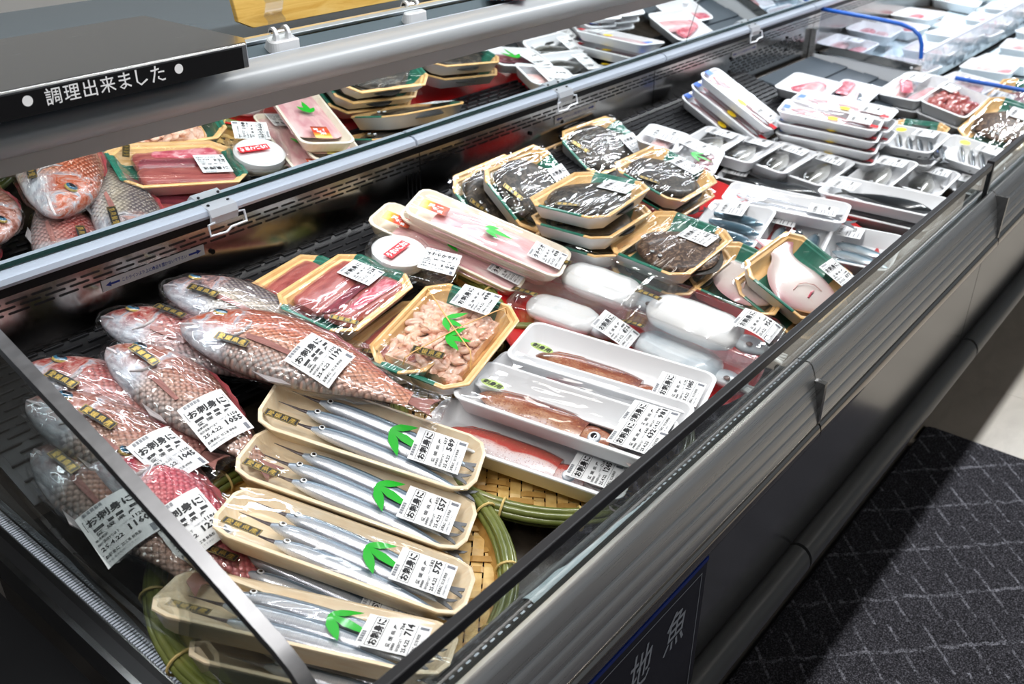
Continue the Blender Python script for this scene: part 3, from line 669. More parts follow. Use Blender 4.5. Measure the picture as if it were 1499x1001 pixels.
# woven bamboo baskets
def basket(cx, cy, r, zc, label, tilt):
    b_ = thing('bamboo_basket', label, 'basket', Matrix.Translation((cx, cy, zc)) @ Matrix.Rotation(tilt, 4, 'X'), 'bamboo baskets')
    ri = r-.012; wid = .0155; pitch = .0175; N = int(2*ri/pitch)
    for d in (0, 1):
        for k in range(N):
            q = -ri+pitch*(k+.5)+.001; half = math.sqrt(max(ri*ri-q*q, 0))*.995
            if half < .03: continue
            n = max(8, int(half*2/.0088)); ls = []
            for i in range(n+1):
                s_ = -half+2*half*i/n; ph = math.floor((s_+ri)/pitch)
                up = 1 if ((ph+k*(1 if d == 0 else 1)+(0 if d == 0 else 2)) % 4) < 2 else -1
                if d: up = -(1 if ((k+ph) % 4) < 2 else -1)
                z_ = .0016*up+.012*(s_*s_+q*q)/(ri*ri); hw = wid/2*(.62 if d else 1)
                cs = [(s_, q-hw, z_-.0006), (s_, q+hw, z_-.0006), (s_, q+hw, z_+.0008), (s_, q-hw, z_+.0008)]
                ls.append([(x, y, z) if d == 0 else (y, x, z) for x, y, z in cs])
            obj('strip', PM().loops(ls), 'bamboo_strip' if d == 0 else 'bamboo_dark', b_, rot=(0, 0, R(38)))
    # side band and rim of split bamboo strands
    NN = 56; ang = [2*math.pi*i/NN for i in range(NN)]
    obj('side_band', PM().loops([[(rr_*math.cos(a), rr_*math.sin(a), z) for a in ang] for rr_, z in ((ri-.003, .008), (r-.002, .030), (r-.002, .032), (ri-.006, .008))]+[], False, False), 'bamboo_dark', b_, True)
    for k, (dr, dz, rad) in enumerate(((.006, .018, .0072), (-.001, .034, .0058), (.007, .032, .0056), (-.006, .026, .0056), (.012, .026, .0052))):
        obj('rim_strand', PM().tube([((r+dr)*math.cos(a), (r+dr)*math.sin(a), dz) for a in ang], rad, 8, closed=True), 'bamboo_rim', b_, True)
    for k in range(13):
        a = 2*math.pi*(k+.35)/13; c_, s_ = math.cos(a), math.sin(a); pts = []
        for q in range(14):
            t_ = 2*math.pi*q/14; rad = r+.003+.0165*math.cos(t_); pts.append((rad*c_, rad*s_, .025+.0165*math.sin(t_)))
        obj('tie', PM().tube(pts, .0019, 6, closed=True), 'bamboo_tie', b_, True)
    a0 = 2*math.pi*(.30); pm = PM()
    return b_
basket(.555, .752, .217, Z(.868), 'round woven bamboo basket under the needlefish trays', R(9))
basket(1.000, .765, .228, Z(.868), 'round woven bamboo basket under the reddish squid trays', R(9))
basket(1.02, 1.075, .155, Z(.795), 'round woven bamboo basket under the red fillet packs', R(12))
# red platters under the flounders and mackerel
def platter(cx, cy, r, z, tilt, label, rim=.028):
    pl_ = thing('red_platter', label, 'platter', Matrix.Translation((cx, cy, z)) @ Matrix.Rotation(tilt, 4, 'X'), 'red round platters')
    an = [2*math.pi*i/48 for i in range(48)]
    obj('dish', PM().loops([[(q*math.cos(a), q*math.sin(a), h_) for a in an] for q, h_ in ((r*.72, 0), (r*.9, .004), (r, rim), (r-.004, rim+.001), (r*.88, .009), (r*.7, .005))]), 'red_plastic', pl_, 40)
platter(1.665, .965, .345, Z(.828), R(11), 'large round red platter under the dark flounder packs')
platter(1.30, .80, .25, Z(.842), R(11), 'round red platter under the white squid packs')
platter(1.96, .76, .17, Z(.872), R(11), 'round red platter under the mackerel trays')

# ------------------------------------------------------------------ goods: shapes
# pose of each tray: rim centre x, y, z, heading of its long side (deg), normal x, y, length, width (metres)
POSE = {'T1':(0.720,0.849,0.782,-61.3,0.053,-0.280,0.321,0.117), 'T2':(0.640,0.796,0.760,-61.3,0.159,-0.221,0.324,0.116),
'T3':(0.552,0.721,0.756,-59.6,0.264,-0.156,0.326,0.114), 'T4':(0.445,0.666,0.757,-57.4,0.330,0.047,0.339,0.114),
'F1':(0.905,1.103,0.854,15.6,0.081,-0.210,0.237,0.152), 'F0':(0.895,1.186,0.837,18.6,0.168,-0.223,0.235,0.151),
'F2':(0.943,0.992,0.794,13.5,0.066,-0.072,0.238,0.153), 'MI':(0.970,0.942,0.803,15.7,-0.072,-0.187,0.245,0.180),
'Q1':(1.124,0.719,0.754,-74.9,-0.025,-0.098,0.333,0.127), 'Q2':(1.024,0.705,0.754,-78.4,0.007,-0.028,0.336,0.126),
'Q3':(0.969,0.698,0.759,-77.3,0.036,-0.049,0.334,0.126), 'Q4':(0.899,0.711,0.723,-71.4,0.115,-0.084,0.323,0.125),
'S1':(1.224,0.879,0.768,-75.8,0.026,-0.134,0.209,0.126), 'S2':(1.336,0.869,0.784,-75.1,-0.040,-0.194,0.240,0.130),
'S3':(1.342,0.673,0.772,-81.8,-0.005,-0.130,0.271,0.139), 'S4':(1.281,0.669,0.731,-85.0,0.072,-0.099,0.251,0.118),
'P1':(1.231,1.073,0.861,-67.3,0.062,-0.320,0.316,0.115), 'P2':(1.181,1.126,0.835,-68.3,0.111,-0.319,0.311,0.114),
'FL1':(1.517,0.847,0.809,3.5,-0.020,-0.112,0.243,0.179), 'FLa':(1.468,1.011,0.883,7.4,0.014,-0.008,0.238,0.176),
'FLb':(1.463,1.001,0.843,7.2,0.055,-0.024,0.238,0.179), 'FLd':(1.463,1.147,0.865,4.1,0.074,-0.661,0.237,0.173),
'FLf':(1.849,1.240,0.841,-2.1,-0.016,-0.545,0.230,0.149), 'FLh':(1.745,1.001,0.853,5.5,0.091,-0.287,0.238,0.179),
'W1':(1.643,0.623,0.757,0.7,-0.022,-0.426,0.237,0.183), 'W2':(1.584,0.711,0.749,8.7,0.008,-0.205,0.242,0.181),
'M1':(1.800,0.859,0.753,-79.3,-0.132,-0.010,0.150,0.196), 'M2':(1.887,0.750,0.722,-78.1,-0.112,-0.093,0.149,0.196),
'M3':(1.959,0.621,0.710,-79.8,-0.047,-0.011,0.153,0.195), 'M4':(1.981,0.818,0.760,-75.7,-0.004,-0.049,0.280,0.130),
'M5':(2.196,0.672,0.748,-88.6,-0.054,0.009,0.280,0.130), 'M6':(2.138,0.922,0.742,-76.3,0.030,-0.059,0.267,0.130),
'R0':(2.156,1.110,0.806,5.9,0.037,-0.108,0.199,0.114), 'R1':(2.192,1.030,0.790,1.1,0.003,-0.059,0.199,0.114),
'R2':(2.239,0.952,0.772,-1.5,-0.028,-0.103,0.199,0.114), 'R3':(2.272,0.864,0.754,-1.4,-0.066,-0.084,0.200,0.115),
'R4':(2.399,0.746,0.737,-2.1,-0.083,0.025,0.201,0.116), 'R5':(2.498,0.657,0.708,1.1,-0.034,-0.061,0.200,0.115),
'G1':(1.972,1.053,0.825,20.0,0.068,-0.246,0.179,0.117), 'G2':(1.986,1.157,0.843,18.4,0.104,-0.167,0.178,0.111),
'SL1':(2.465,1.190,0.835,-83.6,0.088,-0.472,0.260,0.130), 'SRf':(2.417,0.913,0.849,-76.6,0.002,-0.084,0.263,0.130),
'SRb':(2.523,0.920,0.851,-82.9,-0.008,-0.073,0.266,0.130), 'U1':(2.731,1.112,0.832,5.9,-0.008,-0.098,0.201,0.152),
'U2':(2.896,1.032,0.794,5.7,-0.025,-0.100,0.199,0.128), 'U3':(3.061,0.911,0.798,-7.1,-0.137,0.020,0.228,0.147),
'U4':(3.045,0.776,0.783,-0.8,-0.089,-0.200,0.220,0.147), 'V1':(2.607,0.762,0.771,-91.9,-0.122,0.033,0.182,0.154),
'V2':(2.712,0.619,0.733,-94.6,-0.139,-0.089,0.174,0.155), 'X1':(3.007,0.619,0.748,-2.3,-0.233,-0.121,0.280,0.180)}

def pose_m(p, Ht, dn=0.0, dx=0.0, dy=0.0, spin=0.0):
    x, y, z, yw, nx, ny, L, W = p
    n = Vector((nx, ny, math.sqrt(max(0, 1-nx*nx-ny*ny)))); a = R(yw+spin); u = Vector((math.cos(a), math.sin(a), 0)); u = (u-n*u.dot(n)).normalized(); v = n.cross(u)
    o = Vector((x, y, z))+n*(dn-Ht)+u*dx+v*dy
    return Matrix(((u.x, v.x, n.x, o.x), (u.y, v.y, n.y, o.y), (u.z, v.z, n.z, o.z), (0, 0, 0, 1)))
def curve(xs, ys, q):
    """smooth interpolation through control values"""
    xs = np.array(xs, float); ys = np.array(ys, float); m = np.gradient(ys, xs); out = []
    for x in q:
        i = int(min(max(np.searchsorted(xs, x)-1, 0), len(xs)-2)); h = xs[i+1]-xs[i]; t = (x-xs[i])/h
        out.append((2*t**3-3*t*t+1)*ys[i]+(t**3-2*t*t+t)*h*m[i]+(-2*t**3+3*t*t)*ys[i+1]+(t**3-t*t)*h*m[i+1])
    return out
def fish_pm(L, prof, n=16, m=26, bend=0.0, sup=2.0, grow=0.0, jit=0.0, seed=0, arch=0.0):
    xs, tp, bt, th_ = prof; q = [xs[0]+(xs[-1]-xs[0])*(1-math.cos(math.pi*i/(m-1)))/2*.5+(xs[-1]-xs[0])*i/(m-1)*.5 for i in range(m)]
    T, B, K = curve(xs, tp, q), curve(xs, bt, q), curve(xs, th_, q); ls = []; att = []
    for x, a, b_, k in zip(q, T, B, K):
        yc, hh, kk = (a+b_)/2*L, max((a-b_)/2*L, .0004)+grow, max(k*L, .0003)+grow; ring = []
        yo = -bend*L*(x-.15)**2*(1 if x > .15 else 0); zo = arch*math.sin(math.pi*min(max(x, 0), 1))
        for j in range(n):
            t = 2*math.pi*j/n; c, s_ = math.cos(t), math.sin(t); e = 2/sup
            y = hh*math.copysign(abs(c)**e, c); z = kk*math.copysign(abs(s_)**e, s_)
            if jit:
                w_ = noise.noise(Vector((x*L*38+seed, y*45, z*45+seed)))*jit; y *= 1+w_/max(hh, .01); z *= 1+w_/max(kk, .01)
            ring.append((x*L, yc+yo+y, z+zo)); att.append(yc+y)
        ls.append(ring)
    pm = PM().loops(ls); pm.att = att; return pm
P_BREAM = ([0, .025, .07, .14, .24, .34, .48, .63, .78, .86, .90], [.0, .045, .095, .148, .188, .203, .190, .140, .078, .052, .048],
           [-.02, -.05, -.078, -.108, -.132, -.142, -.134, -.100, -.056, -.040, -.038], [.008, .030, .050, .066, .078, .080, .070, .050, .026, .015, .010])
P_NEEDLE = ([.10, .13, .16, .2, .3, .45, .6, .75, .87, .93], [.013, .024, .032, .038, .045, .048, .046, .036, .021, .015],
            [-.013, -.026, -.035, -.042, -.053, -.058, -.055, -.041, -.021, -.015], [.008, .017, .024, .030, .035, .037, .035, .026, .014, .006])
P_BLUE = ([0, .05, .12, .25, .4, .6, .8, .92], [.0, .040, .072, .100, .108, .090, .042, .022], [-.012, -.045, -.076, -.108, -.118, -.096, -.042, -.022], [.01, .032, .052, .064, .064, .052, .025, .010])
P_LONG = ([0, .04, .12, .25, .45, .65, .85, .95], [.0, .020, .040, .055, .058, .048, .025, .012], [-.004, -.022, -.042, -.058, -.062, -.050, -.025, -.012], [.006, .018, .030, .038, .038, .032, .016, .006])
P_SQUID = ([0, .03, .1, .3, .6, .9, 1.0], [.008, .045, .085, .138, .160, .158, .148], [-.008, -.045, -.085, -.138, -.160, -.158, -.148], [.004, .025, .045, .072, .082, .078, .062])
P_CUTTLE = ([0, .02, .08, .3, .6, .88, .97, 1.0], [.02, .10, .20, .29, .30, .26, .17, .06], [-.02, -.10, -.20, -.29, -.30, -.26, -.17, -.06], [.01, .05, .09, .12, .12, .10, .06, .015])
P_FLAT = ([0, .03, .1, .25, .45, .65, .82, .9, .93], [.03, .14, .25, .35, .385, .31, .16, .085, .075], [-.03, -.12, -.23, -.34, -.375, -.30, -.16, -.085, -.075], [.008, .03, .048, .060, .060, .044, .022, .012, .008])
P_PALE = ([0, .03, .10, .25, .42, .58, .70, .80, .90, 1.0], [.10, .22, .32, .385, .37, .29, .185, .145, .19, .25], [-.10, -.22, -.32, -.385, -.37, -.29, -.185, -.145, -.19, -.25], [.012, .030, .044, .050, .050, .040, .030, .020, .014, .008])
P_SLAB = ([0, .03, .15, .5, .85, .97, 1.0], [.10, .15, .17, .18, .17, .14, .09], [-.10, -.15, -.17, -.18, -.17, -.14, -.09], [.03, .05, .062, .065, .058, .045, .025])
P_STRIP = ([0, .03, .15, .5, .85, .97, 1.0], [.08, .13, .145, .15, .14, .11, .06], [-.08, -.13, -.145, -.15, -.14, -.11, -.06], [.006, .012, .016, .018, .016, .012, .006])
def tail_pm(L, x0, h, ln, fork=.45, k=.0009, bend=0.0):
    yo = -bend*L*(x0-.15)**2
    o = [(x0*L, .28*h), (x0*L+ln*.5, .62*h), (x0*L+ln, h), (x0*L+ln*.86, .5*h), (x0*L+ln*(1-fork), 0), (x0*L+ln*.86, -.5*h), (x0*L+ln, -h), (x0*L+ln*.5, -.62*h), (x0*L, -.28*h)]
    pm = PM(); pm.loops([[(x, y+yo, -k) for x, y in o[::-1]], [(x, y+yo, k) for x, y in o[::-1]]], False, False)
    m = len(o); r0 = 0
    for s_, base in ((1, m), (-1, 0)):
        # concave outline: two fans
        idx = [base+m-1-i for i in range(m)]; a = [idx[0], idx[1], idx[2], idx[3], idx[4]]; b_ = [idx[4], idx[5], idx[6], idx[7], idx[8]]; c = [idx[0], idx[4], idx[8]]
        for f in (a, b_, c): pm.f.append(tuple(f if s_ < 0 else f[::-1])); pm.mi.append(0)
    return pm
def dome(r, h, n=14, k=4):
    ls = [[(r*math.cos(a)*math.cos(t), r*math.sin(a)*math.cos(t), h*math.sin(t)) for a in [2*math.pi*i/n for i in range(n)]] for t in [math.pi/2*j/k*.96 for j in range(k+1)]]
    return PM().loops(ls, False, True)
def lump(r, seed, sx=1, sy=1, sz=1):
    bm = bmesh.new(); bmesh.ops.create_icosphere(bm, subdivisions=2, radius=1); pm = PM(); bm.verts.index_update()
    vs = []
    for v in bm.verts:
        q = 1+.38*noise.noise(v.co*1.6+Vector((seed*3.1, seed*1.7, seed))); vs.append((v.co.x*q*r*sx, v.co.y*q*r*sy, v.co.z*q*r*sz))
    pm.add(vs, [tuple(v.index for v in f.verts) for f in bm.faces]); bm.free(); return pm
def tray_pm(L, W, Ht, r, n, flare, lip, t=.003, step=False):
    def lo(ins, z): return [(x, y, z) for x, y in rr(L-2*ins, W-2*ins, max(r-ins*.6, .004), n)]
    ls = [lo(flare+lip, 0), lo(flare*.9+lip*.6, .002), lo(lip*.5, Ht-.006), lo(0, Ht-.003), lo(0, Ht-.0008), lo(.0012, Ht), lo(lip-.001, Ht), lo(lip, Ht-.0012)]
    if step: ls += [lo(lip+.002, Ht-.005), lo(lip+.007, Ht-.006)]
    e = .007 if step else 0
    ls += [lo(lip+flare*.85+e, t+.003), lo(lip+flare+.004+e, t)]
    pm = PM().loops(ls); n_ = len(ls[0])
    for i in range(3*n_): pm.mi[i] = 1
    pm.mi[(len(ls)-1)*n_] = 1; return pm
def film_pm(L, W, r, rim, tree, nx=26, ny=18, ins=.002, smooth=10, seed=0):
    a, b_ = L/2-ins, W/2-ins; Zg = np.full((ny+1, nx+1), rim+.0006); C = np.full((ny+1, nx+1), -9.0); P = np.zeros((ny+1, nx+1, 2))
    for j in range(ny+1):
        for i in range(nx+1):
            x, y = -a+2*a*i/nx, -b_+2*b_*j/ny
            cx_, cy_ = max(abs(x)-(a-r), 0), max(abs(y)-(b_-r), 0); d_ = math.hypot(cx_, cy_)
            if d_ > r: k = r/d_; x = math.copysign(a-r+cx_*k, x); y = math.copysign(b_-r+cy_*k, y)
            P[j, i] = (x, y); C[j, i] = hit(tree, x*.985, y*.985)+.0014
    C[0] = C[-1] = -9; C[:, 0] = C[:, -1] = -9
    F = np.maximum(Zg, C)
    for _ in range(smooth):
        G = F.copy(); G[1:-1, 1:-1] = (F[:-2, 1:-1]+F[2:, 1:-1]+F[1:-1, :-2]+F[1:-1, 2:])/4; F = np.maximum(G, C)
        F[0] = F[-1] = rim+.0006; F[:, 0] = F[:, -1] = rim+.0006
    for j in range(1, ny):
        for i in range(1, nx): F[j, i] += .0005*noise.noise(Vector((P[j, i, 0]*60, P[j, i, 1]*90, seed)))
    pm = PM(); n = nx+1
    return pm.add([(P[j, i, 0], P[j, i, 1], F[j, i]) for j in range(ny+1) for i in range(n)], [(j*n+i, j*n+i+1, (j+1)*n+i+1, (j+1)*n+i) for j in range(ny) for i in range(nx)])
# ---- labels, tags, leaves
NAMES = ['サヨリ', 'スルメイカ', 'マダイ', 'カツオ', 'ヒラメ', 'サバ']
def label_pm(w, h, price, unit, far=False, title='お刺身に', bars=False):
    t = PM(); x = lambda u: -w/2+u*w; y = lambda v: h/2-v*h
    if not far:
        for i in range(26):
            if (i*7) % 5: rect(t, x(.10+i*.0145), x(.107+i*.0145+(.003 if i % 3 else 0)), y(.085), y(.02), 1)
    frame(t, x(.05), x(.95), y(.325), y(.13), .0006)
    (heavy(t, title, x(.09), x(.91), y(.300), y(.158), .00055) if not far else text(t, title, x(.09), x(.91), y(.300), y(.158), .02))
    if bars:
        for a, b_ in ((.12, .30), (.38, .66), (.78, .92)): rect(t, x(a), x(b_), y(.41), y(.355), 0)
    if not far:
        text(t, '愛 媛 県 産', x(.12), x(.84), y(.50), y(.43), .012, 0)
        text(t, '消費期限', x(.05), x(.28), y(.565), y(.52), .012, 0); text(t, '保存温度4℃以下', x(.05), x(.44), y(.645), y(.595), .008, 0)
        text(t, '25.4.22', x(.06), x(.46), y(.75), y(.68), .03); text(t, str(unit), x(.72), x(.94), y(.60), y(.535), .03)
        text(t, '100g当り(円)', x(.50), x(.70), y(.60), y(.56), .0, 1)
        rect(t, x(.03), x(.97), y(.795), y(.787), 1)
        text(t, 'お早めに', x(.05), x(.30), y(.88), y(.82), .03); text(t, '加工者 鮮魚部', x(.34), x(.70), y(.88), y(.825), .008, 0); text(t, '冷蔵庫で保存して下さい', x(.05), x(.62), y(.945), y(.91), .0, 1)
    else:
        for v in (.46, .56, .72, .86): rect(t, x(.08), x(.45+.2*((v*100) % 3)/3), y(v+.03), y(v), 1)
    text(t, str(price), x(.58), x(.96), y(.745), y(.62), .04)
    if not far: rect(t, x(.86), x(.94), y(.97), y(.83), 1)
    return t
def add_label(root, cx, cy, ang, tree, price, unit, w=.068, h=.074, far=False, soft=True, dflt=0.0, title='お刺身に', bars=False, lift=.0):
    n = 3 if far else 6; pa = place(plane_grid(w, h, n, n), cx, cy, ang, tree, .0009, dflt, lift, soft); lb = obj('price_label', pa, 'paper', root, True); lb['label'] = 'white price label'
    pr = place(label_pm(w, h, price, unit, far, title, bars), cx, cy, ang, tree, .0012, dflt, lift, soft); obj('print', pr, ['print_black', 'print_grey'], lb)
    return lb
def add_tag(root, cx, cy, ang, tree, w=.050, h=.0135, dflt=0.0, soft=None, far=False, lift=0.0):
    soft = soft or (w/2, h/2); pa = place(plane_grid(w, h, 8, 2), cx, cy, ang, tree, .0010, dflt, lift, soft); tg = obj('origin_tag', pa, 'tag_black', root, True); tg['label'] = 'black tag with gold characters'
    t = PM(); frame(t, -w/2+.0008, w/2-.0008, -h/2+.0008, h/2-.0008, .0005)
    if far: text(t, '愛媛県産', -w*.38, w*.38, -h*.28, h*.30, .0)
    else:
        for i, ch in enumerate('愛媛県産'): text(t, ch, -w*.41+i*w*.215, -w*.41+i*w*.215+w*.18, -h*.33, h*.35, .004, keep=True)
    obj('print', place(t, cx, cy, ang, tree, .0013, dflt, lift, soft), 'gold', tg)
    return tg
def leaf_pm(s=1.0, lobes=((-62, .052), (-20, .064), (30, .042))):
    pm = PM()
    for a, ln in lobes:
        ca, sa = math.cos(R(a)), math.sin(R(a)); w_ = .0072; pr = [(0, .001), (.15, .55), (.4, 1), (.65, .8), (.85, .4), (1, .02)]
        up = [(t*ln*s, w_*s*k) for t, k in pr]; lo = [(t*ln*s, -w_*s*k) for t, k in pr]; n = len(pr)
        vs = [(x*ca-y*sa, x*sa+y*ca, .0002*abs(a)/60) for x, y in up+lo]; pm.add(vs, [(i, n+i, n+i+1, i+1) for i in range(n-1)])
    return pm
def add_leaf(root, cx, cy, ang, tree, s=1.0, dflt=0.0, lobes=None):
    pm = leaf_pm(s, lobes) if lobes else leaf_pm(s); ca, sa = math.cos(ang), math.sin(ang)
    pm.v = [(cx+x*ca-y*sa, cy+x*sa+y*ca, z) for x, y, z in pm.v]
    pm.v = [(x, y, (max(hit(tree, x, y, dflt), dflt-.01) if tree else dflt)+.0011+z) for x, y, z in pm.v]
    o = obj('leaf_garnish', pm, 'leaf_green', root, True); o['label'] = 'green plastic leaf'; return o
def sticker(root, name, outline, matn, cx, cy, ang, tree, dflt=0.0, txt=None, tmat='print_white', tw=.8, th_=.55, bold=.03, lab=None, soft=(.012, .012)):
    o = obj(name, place(PM().add([(x, y, 0) for x, y in outline], [tuple(range(len(outline)))]), 0, 0, 0, None, 0), matn, root)
    # the sticker keeps its own axes so that its colours stay on it
    z = hit(tree, cx, cy, dflt) if tree else dflt; dx = .008
    zx = (hit(tree, cx+dx*math.cos(ang), cy+dx*math.sin(ang), z)-hit(tree, cx-dx*math.cos(ang), cy-dx*math.sin(ang), z))/(2*dx) if tree else 0
    zy = (hit(tree, cx-dx*math.sin(ang), cy+dx*math.cos(ang), z)-hit(tree, cx+dx*math.sin(ang), cy-dx*math.cos(ang), z))/(2*dx) if tree else 0
    zx, zy = max(-.5, min(.5, zx)), max(-.5, min(.5, zy))
    o.matrix_local = Matrix.Translation((cx, cy, z+.0022)) @ Matrix.Rotation(ang, 4, 'Z') @ Matrix.Rotation(math.atan(zy), 4, 'X') @ Matrix.Rotation(-math.atan(zx), 4, 'Y')
    if lab: o['label'] = lab
    if txt:
        w_ = max(x for x, y in outline)*2*tw; h_ = max(y for x, y in outline)*2*th_; t = PM(); text(t, txt, -w_/2, w_/2, -h_/2, h_/2, bold); t.v = [(x, y, .0004) for x, y, _ in t.v]
        obj('print', t, tmat, o)
    return o
def oval(a, b_, n=24): return [(a*math.cos(2*math.pi*i/n), b_*math.sin(2*math.pi*i/n)) for i in range(n)]
def quad(a, b_): return [(-a, -b_), (a, -b_), (a, b_), (-a, b_)]
# ---- meshes shared between alike fish
SH = {}
def shared(key, fn):
    if key not in SH: SH[key] = fn()
    return SH[key]
def put(root, name, key, pm, mats, mat, smooth=True, content=None, label=None):
    """part with its own axes; alike parts share mesh data"""
    me = shared(key, lambda: pm.mesh(name, [mats] if isinstance(mats, str) else mats, smooth))
    o = obj(name, me, mats, root); o.matrix_local = mat
    if content is not None: content.append(PM().merge(pm, mat))
    if label: o['label'] = label
    return o
T_ = lambda x, y, z=0: Matrix.Translation((x, y, z))
RZ = lambda a: Matrix.Rotation(R(a), 4, 'Z')
RX = lambda a: Matrix.Rotation(R(a), 4, 'X')
RY = lambda a: Matrix.Rotation(R(a), 4, 'Y')
_fp = {}
def fpm(key, fn):
    if key not in _fp: _fp[key] = fn()
    return _fp[key]
def needle(root, mat, content, bend=.10, L=.275):
    k = ('needle', bend, L); pm = fpm(k, lambda: fish_pm(L, P_NEEDLE, 14, 26, bend))
    f = put(root, 'fish', k, pm, 'skin_needle', mat, True, content)
    bk = fpm(k+('b',), lambda: PM().loops([[(x*L, y_+r_*math.cos(a), r_*.7*math.sin(a)) for a in [2*math.pi*i/8 for i in range(8)]] for x, y_, r_ in ((-.06, .001, .0005), (.0, .0005, .0012), (.06, -.0004, .0022), (.105, 0, .0034), (.115, 0, .003))]))
    put(f, 'beak', k+('b',), bk, 'beak', T_(0, 0))
    put(f, 'eye', ('eye', 'silver'), fpm('eyes', lambda: dome(.0055, .0022)), 'eye_silver', T_(.152*L, .0018, .0200*L))
    put(f, 'tail_fin', k+('t',), fpm(k+('t',), lambda: tail_pm(L, .92, .011, .026, .5, .0006, bend)), 'fin_grey', T_(0, 0, .001))
    put(f, 'gill_cover', k+('g',), fpm(k+('g',), lambda: PM().tube([(.205*L, -.028*L, .0185*L), (.222*L, -.012*L, .0275*L), (.226*L, .006*L, .029*L), (.216*L, .022*L, .022*L)], .0007, 5)), 'fin_grey', T_(0, 0))
    return f
def anyfish(root, mat, content, prof, L, skin, eyem='eye_small', eyex=.09, er=.005, tail='fin_grey', bend=0.0, tl=.12, th_=.10, name='fish'):
    k = ('any', id(prof), L, bend); pm = fpm(k, lambda: fish_pm(L, prof, 14, 22, bend))
    f = put(root, name, k+(skin,), pm, skin, mat, True, content)
    zz = curve(prof[0], prof[3], [eyex])[0]*L; yt = curve(prof[0], prof[1], [eyex])[0]*L
    put(f, 'eye', ('eye', er, eyem), fpm(('eyes', er), lambda: dome(er, er*.45)), eyem, T_(eyex*L, yt*.28, zz*.86))
    put(f, 'tail_fin', k+('t', tail, tl), fpm(k+('t', tl, th_), lambda: tail_pm(L, prof[0][-1]-.02, th_*L, tl*L, .45, .0007, bend)), tail, T_(0, 0, .001))
    return f
WHITE = dict(mat='foam_white', r=.022, n=6, flare=.012, lip=.007)
WOOD = dict(mat='foam_wood', r=.030, n=2, flare=.012, lip=.006)
PALE = dict(mat='foam_wood_pale', r=.024, n=3, flare=.010, lip=.006)
TAN = dict(mat='tray_tan_green', r=.030, n=1, flare=.012, lip=.007, step=True)
CLEAR = dict(mat='clear_plastic', r=.020, n=6, flare=.008, lip=.005)
def new_pack(name, label, cat, p, kind, Ht, group=None, **off):
    root = thing(name, label, cat, pose_m(p, Ht, **off), group); L, W = p[6], p[7]; k = dict(kind); m = k.pop('mat')
    tp = tray_pm(L, W, Ht, t=.003, **k); obj('tray', tp, [m, 'foam_white'] if m == 'tray_tan_green' else [m, m], root, 45)
    return root, L, W, tp
def wrap_film(root, L, W, r, Ht, content, matn='film', **kw):
    f = film_pm(L, W, r, Ht, bvh(content), seed=len(root.name)*3.1+root.location.x*7, **kw); obj('film', f, matn, root, True)['label'] = 'clear film wrap'
    return bvh([f])

# ------------------------------------------------------------------ goods: packs
EA = .035
# needlefish on wood-grain trays
def needle_pack(key, label, price, unit, lab=(.095, .002), leafat=(.02, .012), tagat=(-.125, -.032), off={}, spin=0.0, leaf=True, label_on=True, tag_on=True):
    root, L, W, tp = new_pack('needlefish_pack', label, 'fish pack', POSE[key], WOOD, .030, 'needlefish packs', spin=spin, **off); C = [tp]
    for i, (x, y, a, bd) in enumerate(((-.118, .032, -3, .10), (-.128, .007, -2.0, .12), (-.112, -.018, -1, .14))):
        needle(root, T_(x, y, .0155+.0035*(2-i)) @ RZ(a) @ RX(4-3*i), C, bd)
    tr = wrap_film(root, L, W, .022, .030, C, 'film_tight', smooth=6)
    if leaf: add_leaf(root, *leafat, R(0), tr, 1.0, .033)
    if tag_on: add_tag(root, *tagat, R(-3), tr, .050, .0145, .031)
    if label_on: add_label(root, *lab, R(90), tr, price, unit, .068, .074, dflt=.034)
    return root
needle_pack('T1', 'needlefish pack priced 589, farthest of the five in the round basket', 589, 637)
needle_pack('T2', 'needlefish pack priced 557, second from the sea breams', 557, 602, lab=(.100, .0))
needle_pack('T3', 'needlefish pack priced 575 lying on top of another tray', 575, 582, lab=(.100, .002))
p3b = list(POSE['T3']); needle_pack('T3', 'needlefish pack mostly hidden under the pack priced 575', 602, 598, off=dict(dn=-.034, dx=-.016, dy=-.028), leaf=False, tagat=(-.125, -.020))
needle_pack('T4', 'needlefish pack priced 714 partly behind the tinted end glass', 714, 704, lab=(.100, .0), leafat=(.02, .012), tagat=(-.125, -.034))
needle_pack('T4', 'lowest needlefish pack under the one priced 714', 690, 698, off=dict(dn=-.036, dx=.052, dy=-.012), leaf=False, tag_on=False, lab=(.08, -.01))

